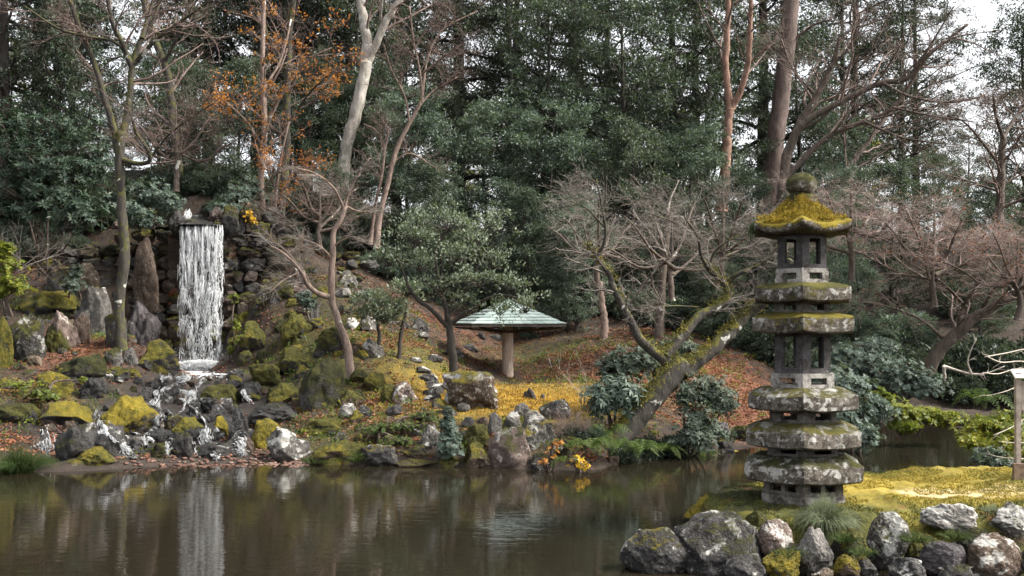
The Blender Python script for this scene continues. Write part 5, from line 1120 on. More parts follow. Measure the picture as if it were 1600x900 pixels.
# ------------------------------------------------------------------ evergreen prototypes
def evergreen(name, mat, seed, Ht, trunk_r, z0, crown_r, n1, nl, leaf, ang=(50, 85), up=0.06, droop=0.0, cone=0.0, bark='bark_dark', dens=None, n2=8, flat=0.5, clump=0.28, nclump=None):
    r = np.random.default_rng(seed); root = link(name, None, None, (0, 0, 0))
    K = 20; t = np.linspace(0, 1, K); trunk = np.stack([vnoise(np.stack([t * 2.5, t * 0 + seed, t * 0], -1)) * 0.45 * t, vnoise(np.stack([t * 2.5, t * 0 + seed + 9, t * 0], -1)) * 0.45 * t, -0.5 + t * (Ht + 0.5)], -1)
    Rd = trunk_r * (1 - 0.85 * t) * (1 + 0.35 * np.exp(-t * 30)); g = Geo(); tubes(g, trunk[None], Rd[None], 10); g.build('trunk', M[bark], root)
    tz = z0 / Ht
    f = np.linspace(tz, 0.985, n1); sh = (np.sin(np.pi * np.clip((f - tz) / (1 - tz), 0, 1) ** (0.75)) ** 0.55 * 0.85 + 0.15) if not cone else (1.05 - (f - tz) / (1 - tz)) ** 0.8
    B = np.stack([np.interp(f, t, trunk[:, k]) for k in range(3)], -1); az = np.arange(n1) * 2.399 + r.normal(size=n1) * 0.5
    P1 = np.empty((n1, 7, 3)); P1[:, 0] = B; el = np.radians(r.uniform(90 - ang[1], 90 - ang[0], n1)); d = np.stack([np.cos(az) * np.cos(el), np.sin(az) * np.cos(el), np.sin(el) + up], -1); L = crown_r * sh * r.uniform(.65, 1.15, n1)
    for k in range(1, 7):
        d = nrm(d + r.normal(size=d.shape) * 0.13 + np.array([0, 0, -droop])); P1[:, k] = P1[:, k - 1] + d * (L / 6)[:, None]
    R1 = (np.interp(f, t, Rd) * 0.42)[:, None] * np.linspace(1, .2, 7)[None]
    P2, R2 = spawn(r, P1, R1, n2, 0.15, 1.0, (crown_r * .22, crown_r * .48), (30, 70), 0.02, 0.16, 5, .5, .006, flat, droop=droop * 0.8)
    g = Geo(); tubes(g, P1, R1, 5); tubes(g, P2, R2, 3); g.build('limbs', M[bark], root)
    g = Geo(); keep = r.random(len(P2)) < 0.93
    Pk = P2[keep]; nc = 4
    tt = r.uniform(0.25, 1.0, (len(Pk), nc)); i = np.clip((tt * 4), 0, 3.999).astype(int); u = (tt * 4 - i)[..., None]; ar = np.arange(len(Pk))[:, None]
    C = (Pk[ar, i] * (1 - u) + Pk[ar, i + 1] * u).reshape(-1, 3); C = C + r.normal(size=C.shape) * 0.05
    clump_leaves(g, r, C, nl, r.uniform(clump * .6, clump * 1.25, len(C)), leaf[0], leaf[1], 0.25 - droop, None, 0.5, 0.65)
    tag(g.build('crown', M[mat], root), kind='stuff'); note_kids(root); root['_h'] = Ht
    return root
PT = {}
PT['broad_a'] = evergreen('evergreen_tree', 'ev_dark', 71, 17, .26, 2.6, 4.4, 46, 10, (.19, .085), ang=(35, 80), clump=.34)
PT['broad_b'] = evergreen('evergreen_tree', 'ev_mid', 72, 13, .2, 1.2, 3.8, 46, 12, (.16, .074), ang=(40, 85), clump=.32)
PT['cedar'] = evergreen('conifer_tree', 'conifer', 73, 22, .36, 3.0, 4.0, 70, 15, (.24, .050), ang=(75, 100), droop=0.05, cone=1, bark='bark_dark', flat=0.3)
PT['cedar_b'] = evergreen('conifer_tree', 'conifer', 76, 20, .30, 5.0, 4.4, 50, 15, (.24, .052), ang=(60, 95), droop=0.04, cone=0, bark='bark_cedar', flat=0.3)
PT['mid'] = evergreen('evergreen_tree', 'ev_blue', 74, 6.5, .11, 0.4, 2.5, 40, 19, (.115, .050), ang=(45, 88), clump=.24, flat=0.35)
PT['mid_dark'] = evergreen('evergreen_tree', 'ev_mid', 75, 6.0, .10, 0.3, 2.4, 40, 19, (.11, .048), ang=(40, 85), clump=.24)
PT['backlit'] = evergreen('evergreen_tree', 'backlit', 77, 7.0, .10, 1.0, 2.6, 28, 14, (.15, .08), ang=(40, 85), clump=.3)
_used = set()
def plant(kind, px, d, sc=1.0, label='', group=None, rz=None, squash=1.0, name=None, zoff=0.0):
    o = PT[kind]
    if kind in _used: o = copy_tree(PT[kind])
    _used.add(kind)
    X = (px - 800) / FPX * d; o.location = (X, d, hz(X, d) + zoff); o.rotation_euler = (0, 0, rz if rz is not None else RNG.uniform(0, 6.28)); o.scale = (sc, sc, sc * squash)
    tag(o, label, 'tree', group); return o
BG = [  # kind, photo x, distance, scale, label
 ('cedar', 60, 44, 1.0, 'dark conifer with thick trunk behind the big leaved evergreen'), ('cedar_b', 325, 47, 1.0, 'dark straight conifer trunk above the waterfall'), ('broad_a', 10, 38, .9, None), ('broad_b', 300, 42, 1.0, None),
 ('broad_a', 400, 44, 1.0, None), ('cedar', 470, 50, 1.0, None), ('broad_a', 545, 46, 1.0, None), ('broad_b', 620, 42, 1.05, None), ('cedar', 715, 44, .95, 'dark conifer with straight black trunk left of centre'), 
 ('broad_a', 800, 49, 1.0, None), ('cedar', 895, 43, 1.05, 'tall dark conifer right of centre reaching out of the picture'), ('broad_b', 850, 39, .85, None), ('broad_a', 1050, 42, 1.05, 'big dark evergreen with spreading limbs left of the orange brown trunk'), ('broad_b', 980, 38, .9, None),
 ('cedar_b', 1090, 52, 1.0, None), ('cedar_b', 1340, 50, .95, None), ('broad_a', 1320, 48, .85, None), ('broad_a', 1410, 52, .82, None), ('broad_a', 950, 56, 1.1, None), ('broad_a', 450, 54, 1.1, None), ('cedar_b', 1430, 55, .8, None), ('cedar_b', 810, 55, 1.0, None), ('cedar_b', 620, 56, 1.0, None), ('cedar', 1190, 50, 1.0, 'dark conifer behind the purplish cedar trunk'), ('broad_b', 1600, 44, .80, 'round dark evergreen against the sky at the right edge'), ('broad_b', 1650, 46, .88, None), ('broad_b', 1250, 44, .85, None),
 ('broad_a', 1700, 42, .9, None), ('broad_a', -80, 46, 1.0, None), ('broad_b', 1510, 40, .42, None)]
MARKS = [(-60, 'beyond the left edge'), (15, 'at the left edge'), (70, 'above the big leaved evergreen'), (125, 'left of the forked mossy tree'), (190, 'behind the forked mossy tree'), (250, 'behind the glossy shrub by the lip'), (310, 'above the waterfall'), (370, 'between waterfall and orange maples'),
         (420, 'behind the orange maples'), (485, 'right of the orange maples'), (540, 'behind the pale trunk'), (600, 'behind the slender pinkish maple'), (655, 'right of the slender pinkish maple'), (705, 'above the cloudlike pruned crown'), (755, 'left above the shelter'), (800, 'straight above the shelter'), (850, 'right above the shelter'),
         (905, 'above the short pale trunk'), (960, 'above the left mossy limb'), (1010, 'above the straight brown trunk'), (1060, 'above the leaning tree fork'), (1110, 'left of the orange brown trunk'), (1165, 'between orange brown trunk and cedar'), (1215, 'behind the pagoda finial'), (1265, 'just right of the pagoda roof'),
         (1320, 'behind the spreading cherry limbs'), (1375, 'above the silvery green shrub'), (1430, 'under the tips of the cherry limbs'), (1480, 'behind the right leaning brown tree'), (1530, 'left of the upright fork at right'), (1580, 'behind the upright fork at right'), (1680, 'beyond the right edge')]
_taken = set()
def by_mark(prefix, px):
    c = sorted(MARKS, key=lambda m_: abs(m_[0] - px))
    for far in ('', 'farther '):
        for m_ in c[:4]:
            k_ = far + prefix + ' ' + m_[1]
            if k_ not in _taken: _taken.add(k_); return k_
    return prefix + ' ' + c[0][1]
BG += [('broad_b', 110, 38, .8, None), ('broad_a', 480, 42, .95, None), ('broad_b', 90, 41, 1.0, None), ('broad_b', 1110, 41, .95, None), ('broad_b', 560, 40, .9, None), ('broad_b', 1320, 40, .52, None), ]
for k, (kd, px, d, sc, lb) in enumerate(BG):
    plant(kd, px, d, sc, lb or by_mark('dark conifer' if 'cedar' in kd else 'tall dark evergreen' if kd == 'broad_a' else 'green leafy evergreen', px), 'trees of the wood behind the garden')
for (px, d, sc) in [(720, 58, 1.0), (545, 54, .9), (280, 50, 1.0), (870, 56, .9), (20, 44, .8), (1050, 58, .9), (1340, 58, .9)]:
    plant('backlit', px, d, sc, by_mark('yellow green tree in a gap', px), 'yellow green trees in the wood')
MIDS = [('mid_dark', 530, 33.6, .42), ('mid_dark', 505, 34.2, .4), ('mid', 640, 36, .9), ('mid', 760, 37, 1.05), ('mid', 860, 36, 1.1), ('mid_dark', 830, 33.5, .75), ('mid', 920, 39, 1.1), ('mid_dark', 990, 36, 1.0), ('mid', 1080, 38, .95), ('mid_dark', 560, 38, .9), ('mid_dark', 690, 33.5, .7), ('mid_dark', 1180, 35, .8),
        ('mid', 1290, 34, .8), ('mid_dark', 1390, 36, .8), ('mid_dark', 1480, 37, .8), ('mid_dark', 1570, 35, .7), ('mid_dark', 370, 36, .8), ('mid_dark', 480, 37, .85), ('mid_dark', 250, 37, .8), ('mid_dark', 150, 36, .7), ('mid_dark', 310, 38, .8), ('mid', 1340, 31, .5), ('mid_dark', 1240, 31, .55), ('mid_dark', 1530, 32, .45), ('mid', 900, 33, .6), ('mid_dark', 1110, 31.5, .5)]
for (kd, px, d, sc) in MIDS:
    plant(kd, px, d, sc, by_mark('bluish bushy evergreen' if kd == 'mid' else 'deep green bushy evergreen', px), 'bushy evergreens of the middle ground')

def bush_proto(name, mat, seed, leaf, n_=260, ncl=30):
    r = np.random.default_rng(seed); root = link(name, None, None, (0, 0, 0)); o = nrm(r.normal(size=(n_, 3))); o[:, 2] = np.abs(o[:, 2]); lump = 0.8 + 0.25 * fbm(o * 1.8, seed, 2)
    C = o * (r.random((n_, 1)) ** .3) * lump[:, None] * np.array([1.25, 1.0, 1.15]); g = Geo(); clump_leaves(g, r, C, ncl, r.uniform(.12, .26, n_), leaf[0], leaf[1], .3, np.zeros(3), .7, .55)
    gb = Geo(); st = np.stack([np.zeros_like(C) + np.array([0, 0, -.1]), C * .5 + r.normal(size=C.shape) * .06, C], 1); tubes(gb, st, np.tile(np.array([[.018, .010, .004]]), (n_, 1)), 3)
    gb.build('stems', M['bark_dark'], root); tag(g.build('foliage', M[mat], root), kind='stuff'); note_kids(root); return root
PT['bush_a'] = bush_proto('bush', 'ev_mid', 171, (.10, .045)); PT['bush_b'] = bush_proto('bush', 'ev_blue', 172, (.10, .045)); PT['bush_c'] = bush_proto('bush', 'ev_dark', 173, (.13, .06))
BUSH = [('bush_c', 332, 31.2, .34), ('bush_a', 352, 31.5, .36), ('bush_a', 455, 31.8, .45), ('bush_c', 495, 32.2, .5), ('bush_a', 425, 31.6, .35), ('bush_c', 1000, 20.1, .42), ('bush_c', 1050, 20.6, .45), ('bush_a', 925, 19.5, .32), ('bush_a', 1120, 21.8, .36), ('bush_c', 900, 19.3, .28), ('bush_a', 1085, 21.0, .34), ('bush_c', 975, 19.6, .32), ('bush_c', 262, 32.2, .8), ('bush_a', 310, 32.6, .8), ('bush_c', 350, 32.4, .7), ('bush_a', 120, 30.8, .6), ('bush_c', 75, 31, .7), ('bush_c', 60, 33, 1.3), ('bush_c', 130, 33.5, 1.3), ('bush_c', 0, 32, 1.2), ('bush_c', 170, 32.5, .9), ('bush_a', 215, 33.5, 1.2), ('bush_c', 290, 34, 1.3), ('bush_c', 340, 34, 1.2), ('bush_a', 395, 34, 1.1), ('bush_a', 440, 34, .9), ('bush_c', 470, 34.5, 1.2), ('bush_a', 520, 35, 1.2), ('bush_c', 570, 35, 1.3), ('bush_a', 620, 34.5, 1.1), ('bush_b', 590, 33, .7), ('bush_a', 680, 35, 1.2), ('bush_b', 650, 33.5, .8),
        ('bush_b', 730, 36, 1.3), ('bush_a', 780, 36.5, 1.3), ('bush_b', 830, 36.5, 1.1), ('bush_a', 860, 36, 1.2), ('bush_a', 885, 35.5, .8), ('bush_a', 930, 37, 1.3), ('bush_b', 970, 36, 1.1), ('bush_a', 1010, 34.5, 1.1), ('bush_a', 1060, 33.5, 1.1), ('bush_c', 1100, 32.5, 1.0), ('bush_a', 1140, 31.5, .9), ('bush_a', 1170, 31, .9), ('bush_c', 1210, 30.5, 1.0), ('bush_a', 1240, 29.5, 1.0), ('bush_a', 1275, 29.5, 1.1), ('bush_b', 1310, 29.5, 1.0),
        ('bush_a', 1350, 30.5, 1.1), ('bush_c', 1400, 31, 1.1), ('bush_a', 1435, 31, .9), ('bush_c', 1475, 31, 1.1), ('bush_a', 1510, 31.5, 1.0), ('bush_c', 1550, 31, 1.2), ('bush_a', 1595, 31, 1.2), ('bush_c', 1500, 30, .7), ('bush_c', 1570, 30, .8), ('bush_c', 1650, 31, 1.3), ('bush_b', 1420, 33, 1.1), ('bush_a', 1330, 33.5, 1.2), ('bush_a', 1530, 34.5, 1.2), ('bush_c', 1240, 33, 1.3), ('bush_a', 1160, 35, 1.3), ('bush_c', 1050, 37, 1.4), ('bush_a', 690, 39, 1.4), ('bush_a', 800, 40, 1.5), ('bush_c', 900, 41, 1.5), ('bush_c', 1000, 40, 1.5)]
for (kd, px, d, sc) in BUSH:
    o = plant(kd, px, d, sc, by_mark({'bush_a': 'rounded green bush', 'bush_b': 'rounded bluish bush', 'bush_c': 'rounded dark bush'}[kd], px), 'rounded bushes on the slope'); o['category'] = 'bush'

# ------------------------------------------------------------------ pruned evergreens with leaf pads
def pad_tree(name, label, base, limbs, pads, mat, leaf, seed, bark='bark_dark', ncl=26, dens=60, cat='tree', clump=.14):
    b = at(*base); t = thing(name, b, label, cat); r = np.random.default_rng(seed)
    for k, (pts, w0, w1) in enumerate(limbs):
        g = Geo(); add_limb(g, [at(*p) - b for p in pts], w0 * .8 / FPX * pts[0][2] / 2, w1 * .8 / FPX * pts[0][2] / 2, seed + k, 8, 20, wob=0.03); g.build('trunk' if k == 0 else 'limb', M[bark], t)
    g = Geo(); gb = Geo()
    for (px, py, d, rx, rz) in pads:
        c = at(px, py, d) - b; RX = rx / FPX * d; RZ = rz / FPX * d; n_ = int(dens * (rx / 40.0) ** 1.6)
        o = nrm(r.normal(size=(n_, 3))); o[:, 2] = np.abs(o[:, 2]) * np.where(r.random(n_) < .78, 1, -1); C = c + o * (r.random((n_, 1)) ** .5) * (0.8 + .75 * r.random((n_, 1)) ** 2 + .4 * fbm(o * 2.0 + px, seed, 2)[:, None]) * np.array([RX, RX * .8, RZ])
        clump_leaves(g, r, C, ncl, r.uniform(clump * .7, clump * 1.3, n_), leaf[0], leaf[1], 0.45, c - np.array([0, 0, RZ]), 0.8, 0.5)
        mid = c - np.array([0, 0, RZ * .6]); st = np.stack([np.broadcast_to(mid, C.shape), (mid + C) / 2 + r.normal(size=C.shape) * .04, C], 1); tubes(gb, st, np.tile(np.array([[.010, .006, .003]]), (n_, 1)), 3)
    gb.build('branches', M[bark], t); tag(g.build('crown', M[mat], t), kind='stuff'); return t
d = 23.6
pad_tree('pruned_evergreen', 'pruned evergreen with cloudlike crown overhanging the shelter roof', (710, 598, d), [
    (D(d, (712, 604), (708, 560), (704, 520), (700, 494)), 18, 13), (DD(d, d - .3, (702, 512), (668, 480), (640, 450), (622, 405)), 9, 4), (DD(d, d + .4, (700, 500), (690, 455), (680, 400), (700, 352)), 10, 4), (DD(d, d - .3, (702, 508), (735, 486), (775, 462), (830, 470)), 9, 3), (DD(d, d + .3, (700, 498), (735, 440), (758, 395)), 8, 3), (DD(d, d - .4, (694, 470), (660, 430), (650, 390)), 6, 3)],
    [(607, 402, d - .2, 42, 24), (650, 372, d, 46, 26), (700, 345, d + .3, 48, 26), (745, 372, d + .2, 46, 26), (655, 412, d - .4, 40, 20), (712, 398, d - .4, 44, 22), (770, 408, d, 38, 20), (748, 436, d - .4, 42, 20), (798, 446, d - .3, 36, 18), (822, 476, d - .5, 34, 22), (782, 482, d - .5, 30, 16), (690, 446, d - .3, 34, 18), (728, 470, d - .3, 26, 13), (760, 352, d + .4, 34, 18), (650, 345, d + .5, 36, 18)],
    'holly', (.085, .042), 81, ncl=17, dens=26)
d = 25.4
pad_tree('pruned_evergreen', 'small pruned evergreen with two thin stems left of the cloudlike crown', (618, 586, d), [(D(d, (617, 592), (624, 545), (632, 500), (636, 460)), 9, 5), (DD(d, d + .4, (590, 560), (592, 525), (588, 490)), 9, 5)],
    [(588, 472, d, 34, 20), (620, 482, d - .2, 32, 16), (636, 452, d, 30, 18), (600, 498, d - .2, 30, 12), (568, 490, d, 22, 12)], 'holly', (.08, .04), 82, ncl=22, dens=55)

# big leaved evergreen (whorls of long leaves) at the upper left
def whorl_shrub(name, label, base, pads, mat, l, w, seed, per=9, nwh=70, bark='bark_brown', cat='shrub', stems=8, fill=0, tilt=0.35):
    b = at(*base); t = thing(name, b, label, cat); r = np.random.default_rng(seed); g = Geo(); gb = Geo()
    for (px, py, d, rx, rz) in pads:
        c = at(px, py, d) - b; RX, RZ = rx / FPX * d, rz / FPX * d; o = nrm(r.normal(size=(nwh, 3))); o[:, 1] = -np.abs(o[:, 1]) * np.where(r.random(nwh) < .8, 1, -1); C = c + o * (r.random((nwh, 1)) ** .5) * (0.75 + 0.55 * r.random((nwh, 1)) + .35 * fbm(o * 2.2 + px, seed, 2)[:, None]) * np.array([RX, RX * .8, RZ])
        ax = nrm(o * .7 + r.normal(size=o.shape) * .35 + np.array([0, -.1, .7])); u = nrm(np.cross(ax, r.normal(size=ax.shape))); v = np.cross(ax, u)
        ph = r.uniform(0, 6.28, (nwh, 1)) + np.arange(per)[None] / per * 6.28 + r.normal(size=(nwh, per)) * .15
        A = nrm(np.cos(ph)[..., None] * u[:, None] + np.sin(ph)[..., None] * v[:, None] + ax[:, None] * r.normal(tilt, .3, (nwh, per, 1)) + np.array([0, 0, -.15])).reshape(-1, 3)
        S = nrm(np.cross(np.repeat(ax, per, 0), A)); B = np.repeat(C, per, 0) + A * l * .08; leaf_geo(g, B, A, S, r.uniform(l * .7, l * 1.15, len(B)), r.uniform(w * .8, w * 1.1, len(B)), r, .1)
        mid = c - np.array([0, -RX * .2, RZ * .5]); stp = np.stack([np.broadcast_to(mid, C.shape), (mid + C) / 2 + r.normal(size=C.shape) * .06, C], 1); tubes(gb, stp, np.tile(np.array([[.014, .009, .005]]), (nwh, 1)), 3)
        stp = smooth_path([np.array([r.normal() * .1, 0, -.2]), mid * .5 + r.normal(size=3) * .1, mid], 8); tubes(gb, stp[None], np.linspace(.035, .014, 8)[None], 6)
    gb.build('stems', M[bark], t); tag(g.build('foliage', M[mat], t), kind='stuff'); return t
whorl_shrub('broadleaf_evergreen', 'big leaved evergreen with whorled glossy leaves at the upper left', (70, 420, 29), [(30, 250, 28, 60, 55), (95, 215, 28.5, 60, 45), (140, 260, 28, 40, 50), (60, 310, 27.5, 70, 45), (125, 325, 27.5, 45, 35), (10, 330, 27.5, 40, 40), (70, 265, 27.5, 55, 40), (20, 200, 29, 50, 35)], 'rhodo', .175, .054, 91, nwh=170, cat='tree')
whorl_shrub('evergreen_shrub', 'glossy evergreen shrub left of the waterfall lip', (235, 345, 29.4), [(232, 305, 29, 32, 24), (262, 318, 29, 22, 18), (205, 330, 28.8, 30, 16), (225, 345, 28.6, 26, 12)], 'ev_blue', .12, .045, 92, nwh=150)
whorl_shrub('evergreen_shrub', 'pale edged evergreen shrub right of the waterfall lip', (372, 330, 31), [(365, 310, 30.5, 26, 24), (350, 325, 30.3, 24, 12), (390, 300, 31, 24, 20)], 'ev_blue', .12, .04, 93, nwh=110)
whorl_shrub('rhododendron', 'rhododendron with drooping pale green leaves left of the leaning trunk', (960, 665, 20.6), [(958, 608, 20.2, 40, 26), (940, 622, 20.0, 28, 20), (978, 618, 20.0, 30, 22)], 'ev_blue', .17, .05, 94, nwh=80, per=9, tilt=-.1)
whorl_shrub('evergreen_shrub', 'dusky evergreen shrub behind the leaning trunk', (985, 640, 22), [(985, 565, 22, 46, 24), (960, 575, 21.8, 30, 20), (1025, 560, 22.4, 36, 22), (1060, 548, 22.6, 34, 22)], 'ev_mid', .09, .04, 95, nwh=220)
whorl_shrub('evergreen_shrub', 'hanging leafy shrub right of the leaning trunk', (1080, 700, 20.4), [(1075, 612, 20.2, 28, 30), (1090, 650, 20, 30, 26), (1110, 610, 20.3, 34, 24), (1085, 682, 19.9, 30, 18), (1130, 630, 20.4, 22, 16), (1105, 672, 20.0, 24, 16)], 'ev_mid', .11, .036, 96, nwh=110)
whorl_shrub('evergreen_shrub', 'silvery green shrub on the far bank right of the pagoda', (1390, 640, 26.5), [(1350, 575, 26.5, 46, 30), (1400, 590, 26, 44, 30), (1440, 600, 26, 36, 22), (1370, 548, 27, 40, 24), (1320, 560, 26.5, 30, 24)], 'ev_blue', .085, .034, 97, nwh=330)
whorl_shrub('evergreen_shrub', 'glossy shrub overhanging the water close right of the pagoda', (1330, 700, 21), [(1330, 610, 21, 40, 30), (1320, 648, 20.8, 36, 24), (1365, 640, 21, 34, 22), (1345, 680, 20.6, 26, 20), (1300, 590, 21.3, 30, 24)], 'ev_blue', .09, .038, 98, nwh=200)
whorl_shrub('evergreen_shrub', 'yellow green shrub branch reaching over the back water', (1420, 665, 22), [(1395, 640, 22, 30, 14), (1435, 648, 22, 34, 14), (1475, 652, 22, 30, 12), (1370, 622, 22, 26, 14), (1415, 665, 21.8, 20, 10)], 'yellowgreen', .10, .042, 99, nwh=110)
whorl_shrub('evergreen_shrub', 'bright yellow green shrub by the sign post', (1560, 715, 17.5), [(1545, 665, 17.6, 40, 18), (1580, 660, 17.6, 36, 22), (1525, 688, 17.4, 34, 12), (1570, 695, 17.2, 30, 20), (1605, 680, 17.4, 30, 26)], 'yellowgreen', .10, .042, 100, nwh=120)
whorl_shrub('evergreen_shrub', 'dark low shrub at water level beneath the bright yellow green shrub', (1560, 740, 16.6), [(1545, 712, 16.6, 24, 12), (1568, 728, 16.3, 20, 12)], 'ev_mid', .08, .035, 101, nwh=90)
whorl_shrub('sapling', 'blue green conical sapling at the water edge', (704, 716, 19.0), [(704, 700, 18.9, 24, 12), (702, 682, 19, 17, 12), (700, 662, 19, 10, 12), (700, 645, 19, 5, 10)], 'ev_blue', .075, .03, 102, nwh=90)
whorl_shrub('evergreen_shrub', 'yellowing variegated shrub at the left edge', (10, 480, 24), [(10, 415, 24, 26, 22), (25, 445, 23.8, 20, 14), (0, 450, 24, 24, 24), (8, 390, 24, 14, 12)], 'yellowgreen', .09, .04, 103, nwh=80)
whorl_shrub('evergreen_shrub', 'small dark shrub among the shady stones at left', (118, 455, 28), [(118, 425, 27.6, 14, 20), (112, 445, 27.4, 16, 12)], 'ev_mid', .09, .04, 104, nwh=70)
whorl_shrub('evergreen_shrub', 'small dark shrub behind the crooked bare trunk', (478, 490, 26.6), [(480, 470, 26.5, 16, 14)], 'ev_mid', .09, .035, 105, nwh=80)
whorl_shrub('creeper', 'yellow leaved creeper hanging right of the falling water', (372, 560, 27.6), [(366, 465, 27.8, 8, 8), (368, 505, 27.4, 9, 14), (375, 530, 27.2, 12, 12), (362, 545, 27.3, 8, 8)], 'yellowgreen', .06, .035, 106, nwh=26)
whorl_shrub('creeper', 'yellow berried creeper right of the waterfall lip', (392, 350, 29.2), [(388, 335, 29, 10, 14), (396, 345, 29, 8, 8)], 'gold_leaf', .05, .035, 107, nwh=26)
whorl_shrub('autumn_shrub', 'orange leaved sprig hanging over the water at the shore', (862, 728, 18.3), [(862, 712, 18.1, 14, 12), (872, 692, 18.2, 10, 6), (850, 722, 18, 8, 8)], 'orange', .055, .032, 108, nwh=9, per=5)
whorl_shrub('autumn_shrub', 'bright yellow leaved sprig hanging over the water at the shore', (906, 732, 18.3), [(902, 720, 18.1, 16, 9), (914, 728, 18, 8, 5)], 'gold_leaf', .055, .035, 109, nwh=11, per=5)
whorl_shrub('ground_plant', 'low green ground cover above the round dark shore boulder', (600, 676, 20), [(590, 668, 20.1, 34, 8), (630, 665, 20.2, 30, 8), (660, 650, 20.5, 28, 8), (625, 690, 19.6, 36, 8)], 'fern', .06, .035, 110, nwh=70, per=5)
whorl_shrub('ground_plant', 'yellowish ground plants in the leaves on the left bank', (40, 615, 22.6), [(30, 600, 22.7, 34, 7), (60, 612, 22.3, 30, 6), (80, 620, 22.2, 20, 6)], 'yellowgreen', .06, .04, 111, nwh=50, per=5)
whorl_shrub('ground_plant', 'tiny bright yellow green plant on the dark rocks at left', (66, 606, 22.4), [(66, 600, 22.2, 7, 6), (128, 592, 23, 6, 4)], 'yellowgreen', .07, .05, 112, nwh=9, per=5)

# ferns along the shore
def fern_fronds(root, r, n, L, up=0.55):
    c = np.zeros(3)
    for k in range(n):
        g = Geo()
        a = r.uniform(0, 6.28); dirv = np.array([math.cos(a), math.sin(a) - .25, 0]); l = L * r.uniform(.6, 1.15); tp = c + dirv * l + np.array([0, 0, l * r.uniform(-.25, .2)]); md = (c + tp) / 2 + np.array([0, 0, l * up * .6])
        p = smooth_path([c, md, tp], 14); T_ = nrm(np.gradient(p, axis=0)); S = nrm(np.cross(T_, np.array([0, 0, 1.0]))); w = np.sin(np.linspace(.25, math.pi * .98, 14)) * l * .26
        for sgn in (-1, 1): leaf_geo(g, p, nrm(S * sgn + T_ * .5 + np.array([0, 0, -.2])), T_, w, np.full(14, l * .055), r, .05)
        tubes(g, p[None], np.linspace(.004, .0015, 14)[None], 3); g.build('frond', M['fern'], root)
r = np.random.default_rng(77)
for k, (px, py, d, n_, L, lb) in enumerate([(925, 700, 18.8, 14, .5, 'fern left of the leaning trunk foot above the yellow sprig'), (968, 700, 18.9, 16, .55, 'fern at the foot of the leaning trunk'), (1000, 705, 19.2, 14, .5, 'fern right of the leaning trunk foot'), (890, 700, 18.7, 12, .45, 'fern behind the orange sprig at the shore'), (1040, 705, 19.8, 12, .45, 'fern below the hanging leafy shrub'), (945, 680, 19.4, 12, .5, 'fern under the rhododendron'),
     (1530, 628, 28, 14, .9, 'fern on the far bank behind the yellow green shrubs'), (880, 722, 18.3, 10, .35, 'small fern at water level between orange and yellow sprigs'), (1100, 712, 20.5, 9, .35, 'small fern beside the thin mossy log')]):
    fern_fronds(thing('fern', at(px, py, d), lb, 'fern'), r, n_, L)
# grass clumps
def grass_clump(name, label, base, n_, L, spread, mat, seed, w=.008, droop=1.0):
    b = at(*base); r = np.random.default_rng(seed); a = r.uniform(0, 6.28, n_); l = L * r.uniform(.6, 1.1, n_); o = np.stack([np.cos(a), np.sin(a), 0 * a], -1); f = r.random((n_, 1)) ** .6
    P0 = o * spread * .35 * f; P = np.stack([P0 + o * (l[:, None] * f * t * .85) + np.array([0, 0, 1]) * (l[:, None] * (t * 1.05 - droop * f * t * t * .95)) + r.normal(size=(n_, 3)) * .01 * t for t in np.linspace(0, 1, 7)], 1)
    g = Geo(); tubes(g, P, np.linspace(1, .15, 7)[None] * r.uniform(.6, 1.1, (n_, 1)) * w, 3, rnd=r.random(n_)); o_ = g.build(name, M[mat]); o_.location = tuple(b); return tag(o_, label, 'grass')
grass_clump('grass_clump', 'dense dark green grass clump at the water edge, far left', (28, 738, 18.2), 900, .62, .75, 'grass', 5, .006)
p_ = at(1290, 820, 12.15)
grass_clump('grass_tuft', 'bushy pale green grass tuft in front of the pagoda base', (1290, 822, 12.0), 1300, .42, .35, 'tuft', 6, .0065, 1.2)
grass_clump('grass_tuft', 'dark dry grass tuft between the right hand boulders', (1578, 848, 11.6), 600, .34, .4, 'dry', 7, .005, 1.2)
grass_clump('grass_tuft', 'small green tuft at the top of the right hand boulders', (1550, 805, 11.9), 200, .18, .18, 'tuft', 8, .005)
grass_clump('grass_tuft', 'thin grassy strap leaved plant at the shore beside the round dark boulder', (556, 722, 19.0), 60, .32, .2, 'fern', 9, .009)
grass_clump('grass_tuft', 'short green blades along the brown mossy shore rock', (500, 722, 19.2), 200, .2, .9, 'fern', 10, .006)
for k, (px, py, d, nn, L_) in enumerate([(1232, 868, 10.75, 120, .16), (1318, 846, 10.9, 160, .18), (1346, 866, 10.7, 120, .15), (1428, 846, 10.9, 160, .17), (1492, 842, 10.85, 140, .17), (1200, 842, 11.2, 120, .14)]):
    grass_clump('grass_tuft', 'short dark green tuft in a crevice ' + ['under the round pinkish boulder', 'right of the plain angular boulder', 'left of the streaked boulder', 'right of the streaked boulder', 'above the broad brownish boulder', 'between biggest boulder and round boulder'][k], (px, py, d), nn, L_, .3, 'fern', 210 + k, .004, 1.1)
